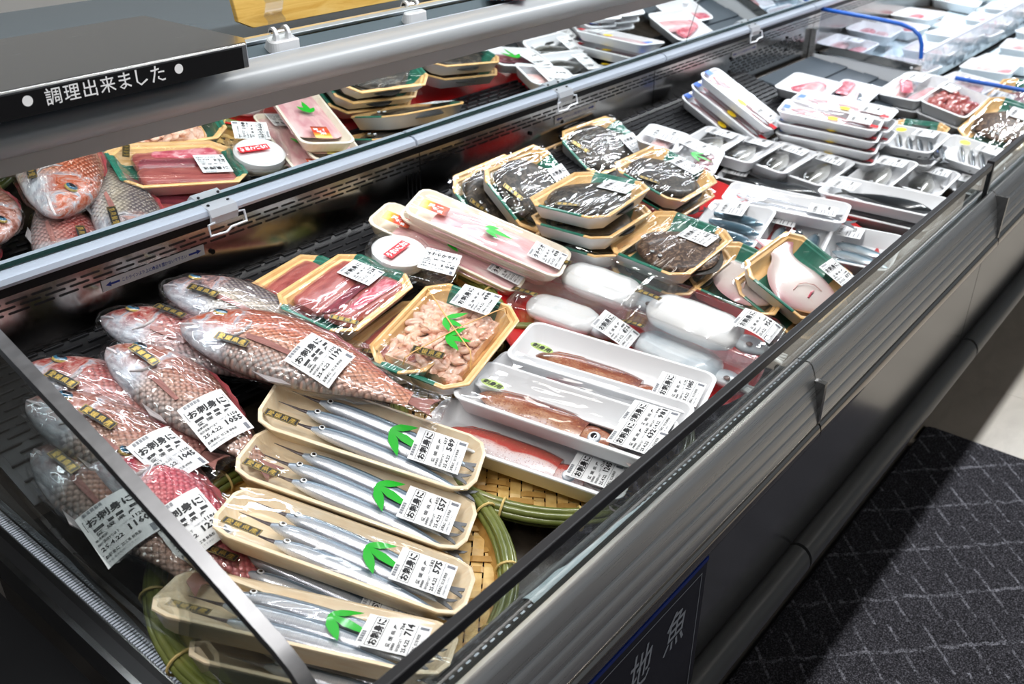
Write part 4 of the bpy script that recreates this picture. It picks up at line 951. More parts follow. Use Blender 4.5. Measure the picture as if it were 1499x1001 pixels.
# reddish squid in white foam trays
def squid(root, mat, C, skin, seed=0, L=.185):
    k = ('sq', L); pm = fpm(k, lambda: fish_pm(L, P_SQUID, 16, 22, .03, 2.3)); b_ = put(root, 'squid', k+(skin,), pm, skin, mat, True, C)
    fp = fpm(('sqf', L), lambda: PM().loops([[(.006, 0, z), (.03, .020, z*.5), (.070, .027, z*.4), (.10, .018, z), (.10, -.018, z), (.070, -.026, z*.4), (.03, -.020, z*.5)] for z in (-.001, .0018)]))
    put(b_, 'fin', ('sqf', L, skin), fp, skin, T_(.002, .004, .004))
    hd = fpm(('sqh',), lambda: fish_pm(.048, ([0, .2, .6, 1], [.36, .44, .42, .30], [-.36, -.44, -.42, -.30], [.2, .27, .26, .2]), 14, 10)); put(b_, 'head', ('sqh', skin), hd, skin, T_(L-.004, -.006, -.001))
    put(b_, 'eye', ('eye', 'sq'), fpm('eyesq', lambda: dome(.0105, .0065)), 'eye_squid', T_(L+.020, -.017, .0075) @ RX(22))
    for j in range(7):
        key = ('arm', j); am = fpm(key, lambda: PM().tube([(t*.075, (j-3)*.0042+(j-3)*.006*t+.005*math.sin(t*5+j), -.002-.004*t+.003*math.sin(j*2.1)) for t in [q/7 for q in range(8)]], [.0042*(1-.7*q/7) for q in range(8)], 7))
        put(b_, 'arm', key, am, 'squid_pale', T_(L+.034, -.006, -.001))
    return b_
def squid_pack(key, label, price, unit, skin, x=-.125, y=-.002, lab=(.112, -.004), st=None, off={}, show=True, ang=-2):
    root, L, W, tp = new_pack('squid_pack', label, 'squid pack', POSE[key], WHITE, .034, 'reddish squid packs', **off); C = [tp]
    if show: squid(root, T_(x, y, .017) @ RZ(ang), C, skin)
    tr = wrap_film(root, L, W, .02, .034, C, 'film_tight', smooth=8)
    if st: sticker(root, 'oval_sticker', oval(.0215, .0095), 'oval_green', st[0], st[1], R(st[2]), tr, .035, '刺身用', 'print_black', .80, .62, .03, 'olive green oval sticker')
    add_label(root, *lab, R(90), tr, price, unit, .068, .074, dflt=.036)
    return root
squid_pack('Q1', 'white foam tray with reddish brown squid priced 1085, next to the white squid packs', 1085, 1172, 'squid_red', -.128, -.012, lab=(.118, -.010), st=(-.118, -.014, -8))
squid_pack('Q2', 'white foam squid tray priced 981, mostly covered by the tray priced 632', 981, 998, 'squid_red', show=False, lab=(.116, -.010))
squid_pack('Q3', 'white foam tray with squid showing a round eye, priced 632', 632, 640, 'squid_red', -.140, -.012, lab=(.124, -.016), st=(-.122, -.004, -8))
squid_pack('Q4', 'white foam tray with crimson squid priced 1245, above the bare basket weave', 1245, 1214, 'squid_crimson', -.130, -.006, lab=(.108, -.012))

# white squid in clear boxes
def white_pack(key, label, price, unit, tagat, lab, blue=False, x=-.085, off={}):
    root, L, W, tp = new_pack('white_squid_pack', label, 'squid pack', POSE[key], CLEAR, .038, 'white squid packs', **off); C = []
    Ls = L*.66; k = ('cut', round(Ls, 3)); pm = fpm(k, lambda: fish_pm(Ls, P_CUTTLE, 16, 20, 0, 2.4))
    b_ = put(root, 'squid', k+(blue,), pm, 'squid_blue' if blue else 'squid_white', T_(-L*.38, -.002, .021), True, C)
    hd = fpm(('cuth',), lambda: fish_pm(.055, ([0, .2, .6, 1], [.34, .42, .40, .22], [-.34, -.42, -.40, -.22], [.16, .23, .22, .12]), 14, 10)); put(b_, 'head', ('cuth',), hd, 'squid_blue', T_(Ls-.006, 0, -.003))
    put(b_, 'eye', ('eye', 'sqw'), fpm('eyesqw', lambda: dome(.006, .004)), 'squid_ink', T_(Ls+.018, -.016, .008))
    for j in range(5):
        am = fpm(('arm', j), lambda: None); put(b_, 'arm', ('armw', j), fpm(('armw', j), lambda: PM().tube([(t*.05, (j-2)*.006+.004*math.sin(t*4+j), -.006) for t in [q/6 for q in range(7)]], [.005*(1-.6*q/6) for q in range(7)], 7)), 'squid_white', T_(Ls+.03, 0, 0))
    # domed clear lid
    lo = lambda ins, z: [(a, b2, z) for a, b2 in rr(L-2*ins, W-2*ins, max(.02-ins*.4, .006), 6)]
    lid = PM().loops([lo(.001, .0385), lo(.006, .039), lo(.009, .046), lo(.013, .0515), lo(.018, .0525), lo(.020, .0505), lo(.03, .0508)]); obj('lid', lid, 'clear_plastic', root, 30)['label'] = 'clear plastic lid'
    tr = bvh([lid]); add_tag(root, *tagat, R(-4), tr, .050, .0135, .0515)
    if lab: add_label(root, *lab, R(88), tr, price, unit, .066, .072, dflt=.053)
    return root
white_pack('S1', 'clear box with white squid beside the white squid tray priced 1085', 874, 880, (-.082, -.020), (.100, -.030))
white_pack('S2', 'clear box with white squid lying against the long pink fillet tray', 902, 905, (-.100, -.018), None)
white_pack('S4', 'clear box with bluish squid half under another box at the front glass', 828, 830, (-.105, -.010), None, True)
white_pack('S3', 'clear box with white and bluish squid on top, its label by the front glass', 956, 960, (-.100, -.022), (.092, .012), False)

# long pale pink fillets
def pink_pack(key, label, off={}, lab=(.118, .002), leaf=(-.012, .004), fire=True):
    root, L, W, tp = new_pack('pink_fillet_pack', label, 'fish pack', POSE[key], PALE, .026, 'long pink fillet packs', **off); C = [tp]
    for i, (y, Lf) in enumerate(((.014, .25), (-.017, .255))):
        k = ('pinkf', i); put(root, 'fillet', k, fpm(k, lambda: fish_pm(Lf, P_STRIP, 14, 18, 0, 2.6)), 'meat_white', T_(-.105, y, .012+.003*i), True, C)
    tr = wrap_film(root, L, W, .02, .026, C, 'film_tight', smooth=8)
    if fire:
        s_ = sticker(root, 'red_sticker', quad(.027, .017), 'sticker_fire', -.112, -.004, R(4), tr, .0275, None, lab='red and orange sticker with white characters')
        t = PM(); text(t, '天', -.012, .000, -.005, .008, .04); text(t, '然', -.001, .009, -.009, .001, .04); text(t, '水揚', .002, .016, .004, .009, .02); text(t, '真', .009, .018, -.014, -.004, .04); t.v = [(x, y, .0004) for x, y, _ in t.v]; obj('print', t, 'print_white', s_)
    add_leaf(root, *leaf, R(8), tr, .95, .027, ((-38, .040), (-8, .062), (24, .032)))
    add_label(root, *lab, R(88), tr, 498, 450, .060, .066, title='タチウオ', dflt=.028)
    return root
pink_pack('P2', 'long pale tray of pink fillets beside the round clear cup')
pink_pack('P1', 'long pale tray of pink fillets lying on top of two others')
pink_pack('P1', 'long pale tray of pink fillets mostly hidden at the rear grille', off=dict(dn=-.030, dx=-.012, dy=.022))

# red fillets in tan and green trays
def fillet_pack(key, label, price, off={}, lab=(.062, .012), second=True, label_on=True, tagat=(-.080, -.045)):
    root, L, W, tp = new_pack('red_fillet_pack', label, 'fish pack', POSE[key], TAN, .032, 'red fillet packs', **off); C = [tp]
    k = ('fil',); f1 = put(root, 'fillet', k, fpm(k, lambda: fish_pm(.175, P_SLAB, 16, 20, .02, 2.8)), 'meat_red', T_(-.078, .026, .018) @ RZ(4) @ RX(6), True, C)
    kb = ('filb',); put(f1, 'blood_line', kb, fpm(kb, lambda: fish_pm(.165, P_STRIP, 10, 16, .03, 2)), 'meat_dark', T_(.006, -.024, .004) @ RX(-30))
    f2 = put(root, 'fillet', k+(2,), fpm(k, lambda: None), 'meat_red', T_(-.072, -.022, .016) @ RZ(-2) @ RX(-4), True, C)
    if second:
        ks = ('fils',); put(f2, 'skin_side', ks, fpm(ks, lambda: fish_pm(.125, P_STRIP, 14, 16, .05, 2.4)), 'meat_rose', T_(.035, -.004, .0098) @ RX(-6))
    tr = wrap_film(root, L, W, .012, .032, C, 'film', smooth=14)
    if tagat: add_tag(root, *tagat, R(-72), tr, .046, .0125, .033)
    if label_on: add_label(root, *lab, R(2), tr, price, price+40, .058, .062, dflt=.036)
    return root
fillet_pack('F0', 'red fillet pack in tan and green tray nearest the rear wall, half covered', 520, second=False, label_on=False)
fillet_pack('F2', 'red fillet pack in tan and green tray under the minced fish', 534, second=False, label_on=False, tagat=(-.095, .035))
fillet_pack('F1', 'red fillet pack in tan and green tray with pink skin side up and price label', 528)
# round clear cup with white content
rc = thing('round_cup_pack', 'round clear cup with a red sticker between red fillets and pink fillets', 'food cup', Matrix.Translation((1.075, 1.122, Z(.724))) @ Matrix.Rotation(R(13), 4, 'X') @ Matrix.Rotation(R(-62), 4, 'Z'))
L_, W_ = .165, .120
obj('tray', tray_pm(L_, W_, .022, r=.02, n=5, flare=.008, lip=.006), ['clear_plastic', 'clear_plastic'], rc, 45)
an = [2*math.pi*i/36 for i in range(36)]; cxo = -.028
cup = PM().loops([[(cxo+q*math.cos(a), q*math.sin(a), h_) for a in an] for q, h_ in ((.062, .022), (.060, .030), (.056, .036), (.052, .037), (.051, .0355), (.02, .036))]); obj('dome_lid', cup, 'clear_plastic', rc, 30)['label'] = 'clear round lid'
obj('jelly', PM().loops([[(cxo+q*math.cos(a), q*math.sin(a), h_) for a in an] for q, h_ in ((.044, .004), (.050, .014), (.050, .029), (.046, .0325), (.02, .033))]), 'squid_white', rc, 40)
sticker(rc, 'red_sticker', quad(.031, .0095), 'print_red', cxo-.002, -.012, R(75), None, .0372, 'うまいこれ!', 'print_white', .9, .7, .05, 'red sticker with white characters')
add_label(rc, .048, -.004, R(2), None, 108, 118, .066, .070, dflt=.032, title='やわらかです!')
# minced fish with clear lid, two leaves and a rubber band
root, L, W, tp = new_pack('minced_fish_pack', 'tan and green tray of minced pink fish under clear lid with two green leaves', 'fish pack', POSE['MI'], TAN, .032)
Cm = []; pm = PM(); rnd = random.Random(3)
for i in range(210):
    x, y = rnd.uniform(-.088, .078), rnd.uniform(-.058, .062); d_ = (x/.1)**2+(y/.075)**2
    l_ = lump(rnd.uniform(.0075, .0125), i, rnd.uniform(.8, 1.7), rnd.uniform(.6, 1.1), rnd.uniform(.35, .6))
    pm.merge(l_, T_(x, y, .018+.020*max(0, 1-d_*.9)*rnd.uniform(.75, 1.0)) @ RZ(rnd.uniform(0, 180)) @ RX(rnd.uniform(-40, 40)))
pm.box(-.09, .08, -.06, .062, .004, .022); mo = obj('minced_fish', pm, 'meat_pink', root, 60); mo['kind'] = 'stuff'
lo = lambda ins, z: [(a-.004, b2+.002, z) for a, b2 in rr(.205-2*ins, .150-2*ins, max(.016-ins*.3, .005), 5)]
lid = PM().loops([lo(0, .030), lo(.002, .034), lo(.004, .040), lo(.006, .046), lo(.010, .0480), lo(.012, .0465), lo(.03, .0468)]); obj('lid', lid, 'clear_plastic', root, 30)['label'] = 'clear plastic lid'
tr = bvh([lid]); 
add_leaf(root, .012, .012, R(-76), tr, .85, .047, ((-62, .040), (-20, .046), (36, .050))); add_leaf(root, -.028, -.012, R(-70), tr, .9, .047, ((-50, .044), (-6, .048), (44, .046)))
obj('rubber_band', PM().tube([(-.06, -.0745, .030), (-.052, -.071, .044), (-.04, -.063, .0490), (.0, -.01, .0490), (.045, .045, .0490), (.066, .071, .0485), (.07, .0765, .040), (.07, .078, .030)], .0012, 6), 'rubber_band', root, True)
obj('rubber_band', PM().tube([(-.106, .02, .032), (-.104, .018, .046), (-.09, .012, .0492), (.0, -.02, .0492), (.07, -.052, .0492), (.094, -.062, .046), (.098, -.064, .032)], .0011, 6), 'rubber_band', root, True)
add_tag(root, -.078, -.008, R(-84), tr, .054, .0145, .048)
add_label(root, .086, -.010, R(2), tr, 498, 480, .062, .070, dflt=.050)

# dark flounders in tan and green trays
def flounder_pack(key, label, price, skin='flounder', off={}, lab=(.058, -.030), tagat=(-.088, .004), Lf=.212, up=.004, label_on=True, tag_on=True, rot=2, group='dark flounder packs', labw=.058):
    root, L, W, tp = new_pack('flounder_pack', label, 'fish pack', POSE[key], TAN, .032, group, **off); C = [tp]
    k = ('flo', Lf); f = put(root, 'fish', k+(skin,), fpm(k, lambda: fish_pm(Lf, P_FLAT, 20, 24, 0, 2.0)), skin, T_(-Lf*.46, -.004, .018+up) @ RZ(rot), True, C)
    kf = ('flof', Lf)
    def fringe():
        ls = []; xs = P_FLAT[0]
        for q in [i/20 for i in range(2, 19)]:
            t_, b_ = curve(xs, P_FLAT[1], [q])[0], curve(xs, P_FLAT[2], [q])[0]; ls.append([(q*Lf, (t_+.055*math.sin(math.pi*q))*Lf, .0005), (q*Lf, (b_-.055*math.sin(math.pi*q))*Lf, .0005), (q*Lf, (b_-.055*math.sin(math.pi*q))*Lf, -.0015), (q*Lf, (t_+.055*math.sin(math.pi*q))*Lf, -.0015)])
        return PM().loops(ls)
    put(f, 'fringe_fin', kf, fpm(kf, fringe), 'fin_dark', T_(0, 0, -.004))
    put(f, 'tail_fin', k+('t',), fpm(k+('t',), lambda: tail_pm(Lf, .9, .028, .030, .1)), 'fin_dark', T_(0, 0, 0))
    for y in (.014, -.006): put(f, 'eye', ('eye', 'flo'), fpm('eyeflo', lambda: dome(.0048, .004)), 'eye_small', T_(.10*Lf, y, .058*Lf))
    tr = wrap_film(root, L, W, .012, .032, C, 'film', smooth=40)
    if tag_on: add_tag(root, *tagat, R(-68), tr, .048, .0125, .033)
    if label_on: add_label(root, *lab, R(0), tr, price, price-90, labw, .066, dflt=.036, soft=True)
    return root
flounder_pack('FLb', 'lowest flounder pack of the middle stack on the red platter', 780, off=dict(dn=-.036, dx=.004, dy=-.010), label_on=False)
flounder_pack('FLb', 'flounder pack in the middle of the stack on the red platter', 760, lab=(.075, -.020))
flounder_pack('FLa', 'flounder pack on top of the middle stack', 842)
flounder_pack('FLd', 'flounder pack lying behind the leaning one by the rear grille', 722, off=dict(dn=-.040, dx=-.050, dy=.020), label_on=False)
flounder_pack('FLd', 'flounder pack leaning steeply toward the rear wall left of the stack', 742, lab=(.095, -.012), tagat=(-.075, .010))
flounder_pack('FLf', 'flounder pack hidden behind the rearmost leaning pack', 718, off=dict(dn=-.036, dx=-.045, dy=-.004), label_on=False)
flounder_pack('FLf', 'rearmost flounder pack leaning under the white notice strip', 735, lab=(.090, -.030), tagat=(-.080, .016))
flounder_pack('FLh', 'flounder pack directly under the one beside the red platter rim', 715, off=dict(dn=-.036, dx=.010, dy=-.006), label_on=False, tag_on=False)
flounder_pack('FLh', 'flounder pack beside the red platter rim with silvery wrap creases', 755, lab=(.082, -.010))
flounder_pack('FL1', 'pack under the large brown flounder pack at the white squid boxes', 800, off=dict(dn=-.038, dx=-.006, dy=-.010), label_on=False, tag_on=False)
flounder_pack('FL1', 'large brown flounder pack in front of the mackerel trays', 865, 'flounder_brown', lab=(.050, -.032), tag_on=False, Lf=.206, rot=-14)
# pale undersides of flatfish
def pale_pack(key, label, off={}, lab=None, show=True, rot=-30, fx=.085, fy=.052):
    root, L, W, tp = new_pack('pale_flatfish_pack', label, 'fish pack', POSE[key], TAN, .032, 'pale flatfish packs', **off); C = [tp]
    if show:
        Lf = .196; k = ('pale',); f = put(root, 'fish', k, fpm(k, lambda: fish_pm(Lf, P_PALE, 18, 26, 0, 2.1)), 'flat_white', T_(fx, fy, .020) @ RZ(rot), True, C)
        km = ('palem',); put(f, 'mouth', km, fpm(km, lambda: PM().tube([(.030, .010, .0105), (.036, .004, .0125), (.042, -.002, .0130), (.046, -.010, .0125)], .0022, 6)), 'meat_rose', T_(0, 0, 0))
        kg = ('paleg',); put(f, 'gill_edge', kg, fpm(kg, lambda: PM().tube([(.050, .034, .010), (.062, .020, .0138), (.066, 0, .0145), (.062, -.020, .0138), (.050, -.034, .010)], .0012, 6)), 'meat_cut', T_(0, 0, 0))
    tr = wrap_film(root, L, W, .012, .032, C, 'film_tight', smooth=25)
    if lab: add_label(root, *lab, R(-3), tr, 697, 640, .058, .070, dflt=.037)
    return root
pale_pack('W2', 'pale pink flatfish pack half covered by the brown flounder pack', rot=62, fx=-.040, fy=-.070)
pale_pack('W1', 'empty looking tan and green tray edge under the pale flatfish pack by the glass', off=dict(dn=-.036, dx=-.012, dy=-.006), show=False)
pale_pack('W1', 'pale white flatfish pack leaning at the front glass with price label', lab=(.082, -.046), rot=57, fx=-.056, fy=-.072)

# whole sea breams in clear wrap, lying on their sides
def frame_m(snout, tail, z0=None, roll=0.0, up=0.0):
    a, b_ = Vector(snout), Vector(tail); u = (b_-a).normalized(); n = Vector((0, -.20, 1)); n = (n-u*n.dot(u)).normalized(); v = n.cross(u)
    m = Matrix(((u.x, v.x, n.x, a.x), (u.y, v.y, n.y, a.y), (u.z, v.z, n.z, a.z), (0, 0, 0, 1)))
    return m @ Matrix.Rotation(R(roll), 4, 'X')
def bream_fish(label, snout, tail, L, skin, lab=None, tagat=None, price=1199, unit=1295, roll=0.0, bars=True, bend=.06, seed=0, labang=80, tagang=-4):
    root = thing('sea_bream', label, 'fish', frame_m(snout, tail, roll=roll), 'whole sea breams')
    k = ('bream', L, bend); body = put(root, 'body', k+(skin,), fpm(k, lambda: fish_pm(L, P_BREAM, 22, 34, bend)), skin, T_(0, 0, 0))
    ke = ('eye', 'bream'); put(body, 'eye', ke, fpm('eyebr', lambda: dome(.0115, .006)), 'eye_blue', T_(.125*L, .058*L, .0570*L) @ RX(-24))
    kt = k+('tail',); put(root, 'tail_fin', kt, fpm(kt, lambda: tail_pm(L, .885, .050*L, .115*L, .22, .0012, bend)), 'fin_rose', T_(0, 0, 0))
    kg = ('gill', L); put(body, 'gill_cover', kg, fpm(kg, lambda: PM().tube([(.205*L, -.075*L, .058*L), (.245*L, -.045*L, .072*L), (.262*L, .0, .0785*L), (.255*L, .05*L, .070*L), (.228*L, .09*L, .052*L)], [.0012, .0024, .003, .0024, .001], 7)), 'fin_pale', T_(0, 0, 0))
    km = ('mouth', L); put(body, 'mouth', km, fpm(km, lambda: PM().tube([(.004*L, -.012*L, .008*L), (.03*L, -.024*L, .026*L), (.062*L, -.030*L, .042*L), (.085*L, -.036*L, .049*L)], [.0022, .003, .0026, .0012], 7)), 'mouth', T_(0, 0, 0))
    kp = ('pect', L); put(root, 'pectoral_fin', kp, fpm(kp, lambda: PM().loops([[(.27*L, -.030*L, .0775*L), (.34*L, -.034*L, .081*L), (.47*L, -.055*L, .0755*L), (.46*L, -.070*L, .069*L), (.36*L, -.062*L, .075*L), (.28*L, -.052*L, .073*L)], [(.27*L, -.030*L, .0790*L), (.34*L, -.034*L, .0828*L), (.47*L, -.055*L, .0765*L), (.46*L, -.070*L, .070*L), (.36*L, -.062*L, .0768*L), (.28*L, -.052*L, .0745*L)]])), 'fin_rose', T_(0, 0, 0))
    kd = ('dors', L)
    def dorsal():
        xs = [.30+.5*i/12 for i in range(13)]; tpv = curve(P_BREAM[0], P_BREAM[1], xs); ls = []
        for i, (x, t_) in enumerate(zip(xs, tpv)):
            yo = -bend*(x-.15)**2; h_ = .030*math.sin(math.pi*(i+1)/14)*(1.15 if i % 2 else .85); ls.append([(x*L, (t_+yo-.012)*L, -.0008), (x*L, (t_+yo+h_)*L, -.0005), (x*L, (t_+yo+h_)*L, .0005), (x*L, (t_+yo-.012)*L, .0008)])
        return PM().loops(ls)
    put(root, 'dorsal_fin', kd, fpm(kd, dorsal), 'fin_red', T_(0, 0, -.002))
    kb = ('belly', L); put(root, 'belly_fin', kb, fpm(kb, lambda: PM().loops([[(.33*L, -.135*L, z), (.42*L, -.165*L, z), (.50*L, -.150*L, z), (.42*L, -.128*L, z)] for z in (-.0012, .0012)])), 'fin_pale', T_(0, 0, .004))
    # clear bag: a looser, crumpled skin round the fish, gathered past the tail
    prof = ([-.018, .01, .06, .14, .25, .4, .55, .7, .84, .94, 1.03], [.010, .048, .100, .155, .197, .206, .178, .126, .080, .085, .098], [-.022, -.06, -.088, -.118, -.143, -.149, -.132, -.098, -.066, -.075, -.090], [.010, .034, .055, .071, .084, .083, .070, .049, .028, .020, .012])
    wr = fish_pm(L, prof, 30, 44, bend, 2.0, .0022, .0050, seed*5.3+1); obj('wrap', wr, 'film_crumple', root, True)['label'] = 'clear crumpled wrap'
    tr = bvh([fish_pm(L, prof, 24, 40, bend, 2.0, .0040)])
    if tagat: add_tag(root, *tagat, R(tagang), tr, .052, .0145, .03, (.024, .006))
    if lab: add_label(root, *lab, R(labang), tr, price, unit, .070, .076, dflt=.035, soft=(.030, .030), bars=bars)
    return root
q = lambda x, y, d: (x, y, Z(d))
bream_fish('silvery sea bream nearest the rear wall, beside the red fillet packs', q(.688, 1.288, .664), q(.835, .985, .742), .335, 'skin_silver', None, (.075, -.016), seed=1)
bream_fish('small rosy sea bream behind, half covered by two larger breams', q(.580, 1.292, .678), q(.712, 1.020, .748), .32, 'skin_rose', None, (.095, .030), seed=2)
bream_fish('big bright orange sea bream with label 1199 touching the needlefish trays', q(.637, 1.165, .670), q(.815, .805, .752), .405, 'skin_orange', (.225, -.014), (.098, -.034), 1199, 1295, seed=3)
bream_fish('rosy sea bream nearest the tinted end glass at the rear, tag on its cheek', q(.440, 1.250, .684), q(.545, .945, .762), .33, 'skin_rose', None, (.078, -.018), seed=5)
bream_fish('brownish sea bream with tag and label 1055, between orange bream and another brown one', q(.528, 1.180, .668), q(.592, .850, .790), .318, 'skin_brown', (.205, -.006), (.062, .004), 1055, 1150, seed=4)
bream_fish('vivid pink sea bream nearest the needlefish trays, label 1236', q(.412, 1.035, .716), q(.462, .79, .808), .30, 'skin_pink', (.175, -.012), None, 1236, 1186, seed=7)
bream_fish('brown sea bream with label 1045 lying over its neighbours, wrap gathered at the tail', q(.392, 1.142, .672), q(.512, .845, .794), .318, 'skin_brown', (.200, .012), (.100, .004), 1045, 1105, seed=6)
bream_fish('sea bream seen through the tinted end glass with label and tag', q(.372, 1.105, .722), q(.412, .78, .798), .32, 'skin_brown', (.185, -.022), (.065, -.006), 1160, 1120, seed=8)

# small fish in white foam trays
def foam_pack(key, name, label, cat, group, fishes, Ht=.032, lab=None, extras=(), off={}, film='film_tight', far=True, kind=WHITE, leaf=None, price=398, labsz=(.056, .062), labang=None, yellow=None, blue=None, red=None):
    root, L, W, tp = new_pack(name, label, cat, POSE[key] if isinstance(key, str) else key, kind, Ht, group, **off); C = [tp]
    for f in fishes: f(root, C, L, W)
    tr = wrap_film(root, L, W, kind['r']*.8, Ht, C, film, nx=16, ny=12, smooth=8)
    if lab: add_label(root, lab[0], lab[1], R(labang if labang is not None else 90), tr, price, price-20, labsz[0], labsz[1], far=far, dflt=Ht+.002)
    if yellow: sticker(root, 'yellow_sticker', oval(.014, .014), 'sticker_yellow', yellow[0], yellow[1], 0, tr, Ht, None, lab='round yellow sticker')
    if blue: sticker(root, 'blue_sticker', quad(.0085, .016), 'sticker_blue', blue[0], blue[1], 0, tr, Ht, None, lab='small blue sticker')
    if blue:
        pass
    if red: sticker(root, 'red_mark', quad(.010, .010), 'print_red', red[0], red[1], 0, tr, Ht, None, lab='small red and white sticker')
    if leaf: add_leaf(root, leaf[0], leaf[1], R(leaf[2]), tr, .9, Ht)
    return root
def F(prof, L, skin, x, y, a=0, z=None, **kw):
    zz = z if z is not None else .006+max(prof[3])*L
    return lambda root, C, l, w: anyfish(root, T_(x, y, zz) @ RZ(a), C, prof, L, skin, **kw)
def S(prof, L, matn, x, y, a=0, z=None, name='fillet', sup=2.4, tilt=0):
    k = ('S', id(prof), L, sup); zz = z if z is not None else .005+max(prof[3])*L
    return lambda root, C, l, w: put(root, name, k+(matn,), fpm(k, lambda: fish_pm(L, prof, 12, 14, 0, sup)), matn, T_(x, y, zz) @ RZ(a) @ RX(tilt), True, C)
mk = dict(eyem='eye_silver', er=.0045, tail='fin_grey')
g_ = 'mackerel trays'
foam_pack('M1', 'mackerel_pack', 'white foam tray of small mackerel next to the red platter rim', 'fish pack', g_, [F(P_BLUE, .15, 'skin_mackerel', .055, .05, 172, **mk), F(P_BLUE, .15, 'skin_mackerel', .06, .005, 168, **mk), F(P_BLUE, .15, 'skin_mackerel', .062, -.04, 165, **mk)], .036, lab=(-.02, .062), labang=90, price=298)
foam_pack('M2', 'mackerel_pack', 'white foam tray of dark backed mackerel behind the pale flatfish', 'fish pack', g_, [F(P_BLUE, .155, 'skin_mackerel', .0, .070, -88, **mk), F(P_BLUE, .155, 'skin_mackerel', -.035, .065, -86, **mk), F(P_BLUE, .15, 'skin_mackerel', .04, .07, -92, **mk)], .036, lab=(-.04, .062), price=312)
foam_pack('M3', 'mackerel_pack', 'white foam tray of mackerel touching the front glass', 'fish pack', g_, [F(P_BLUE, .15, 'skin_mackerel', -.062, .045, -14, **mk), F(P_BLUE, .15, 'skin_mackerel', -.060, .0, -12, **mk), F(P_BLUE, .145, 'skin_mackerel', -.055, -.045, -10, **mk)], .042, lab=(-.042, .058), price=326)
foam_pack('M4', 'silver_fish_pack', 'white foam tray with two long silver fish above the mackerel trays', 'fish pack', None, [F(P_LONG, .24, 'skin_cutlass', -.118, .022, -4, **mk), F(P_LONG, .245, 'skin_cutlass', -.095, -.018, 0, **mk)], .032, lab=(.085, -.012), price=680)
dkf = dict(eyem='eye_small', er=.004, tail='fin_dark')
foam_pack('M6', 'black_fish_pack', 'white foam tray with one glossy black fish, label toward the red platter', 'fish pack', 'glossy black fish packs', [F(P_BLUE, .215, 'skin_blackfish', .118, -.006, 178, **dkf)], .032, lab=(-.098, .005), price=540)
foam_pack('M5', 'black_fish_pack', 'lower white foam tray with a glossy black fish, under another by the glass', 'fish pack', 'glossy black fish packs', [F(P_BLUE, .215, 'skin_blackfish', .115, -.006, 180, **dkf)], .032, off=dict(dn=-.034, dx=-.008, dy=-.012))
foam_pack('M5', 'black_fish_pack', 'upper white foam tray with a glossy black fish by the front glass', 'fish pack', 'glossy black fish packs', [F(P_BLUE, .22, 'skin_blackfish', .120, -.008, 180, **dkf)], .032, lab=(-.096, .010), price=560)
pg = dict(eyem='eye_small', er=.0055, eyex=.11, tail='fin_grey')
for i in range(6):
    foam_pack('R%d' % i, 'grey_fish_pack', ['grey silver fish in white tray, nearest the rear wall of its row', 'grey silver fish in white tray, second in the row from the rear wall', 'grey silver fish in white tray, third in the row from the rear wall', 'grey silver fish in white tray, fourth in the row from the rear wall', 'grey silver fish in white tray, fifth in the row from the rear wall', 'grey silver fish in white tray, last of the row by the front glass'][i], 'fish pack', 'row of grey silver fish packs',
              [F(P_BREAM, .185, 'skin_porgy', -.092, -.010, 4+3*(i % 3), z=.022, **pg)], .034, lab=(.062, .004), labang=2, price=448+10*i, labsz=(.050, .075))
p6 = list(POSE['R5']); p6[0] += .13; p6[1] -= .075; p6[2] -= .022
foam_pack(tuple(p6), 'grey_fish_pack', 'white tray with large label squeezed into the corner by the front glass', 'fish pack', 'row of grey silver fish packs', [F(P_BREAM, .16, 'skin_porgy', -.08, -.01, 6, **pg)], .034, lab=(.0, .0), labang=5)
foam_pack('G2', 'white_pack', 'white pack with price label behind the flounders', 'fish pack', None, [S(P_SLAB, .13, 'meat_cut', -.065, 0)], .03, lab=(.02, .0), labang=0, labsz=(.10, .085))
foam_pack('G1', 'leaf_pack', 'small white pack with a green leaf beside the red platter rim', 'fish pack', None, [S(P_SLAB, .12, 'meat_dark', -.05, -.02)], .03, lab=(.045, .012), labang=-14, labsz=(.058, .080), leaf=(-.01, .015, -80))
# red slender fish stacked in white trays
_s = POSE['SL1']; POSE['SL1'] = (_s[0]*.945, _s[1]*.945, CZ+(_s[2]-CZ)*.945)+_s[3:6]+(_s[6]*.945, _s[7]*.945)
def red_pack(key, label, off={}, top=True, group='trays of red slender fish'):
    return foam_pack(key, 'red_fish_pack', label, 'fish pack', group, [F(P_LONG, .20, 'skin_redlong', -.105, .018, -2, tail='fin_red', eyem='eye_small', er=.004), F(P_LONG, .20, 'skin_redlong', -.10, -.018, -1, tail='fin_red', eyem='eye_small', er=.004)], .027,
                     lab=(.075, .0) if top else None, off=off, yellow=(.012, -.040), blue=(-.112, -.018 if top else -.03), red=(.115, -.035), price=480)
red_pack('SL1', 'lowest tray of the tilted stack of three by the rear wall', dict(dn=-.078, dx=-.008, dy=-.006), False)
red_pack('SL1', 'middle tray of the tilted stack of three by the rear wall', dict(dn=-.039, dx=-.004, dy=-.003), False)
red_pack('SL1', 'top tray of the tilted stack with yellow sticker by the rear wall')
for i, lb in ((3, 'bottom tray of the flat stack of red slender fish'), (2, 'third tray from the top of the flat stack of red slender fish'), (1, 'second tray from the top of the flat stack of red slender fish')):
    red_pack('SRf', lb, dict(dn=-.029*i, dx=.004*i, dy=-.002*i), False)
red_pack('SRf', 'top front tray of the flat stack with yellow sticker')
for i, lb in ((2, 'bottom tray at the back of the flat stack'), (1, 'middle tray at the back of the flat stack')):
    red_pack('SRb', lb, dict(dn=-.029*i, dx=.006*i), False)
red_pack('SRb', 'top back tray of the flat stack with a red mark on its corner')
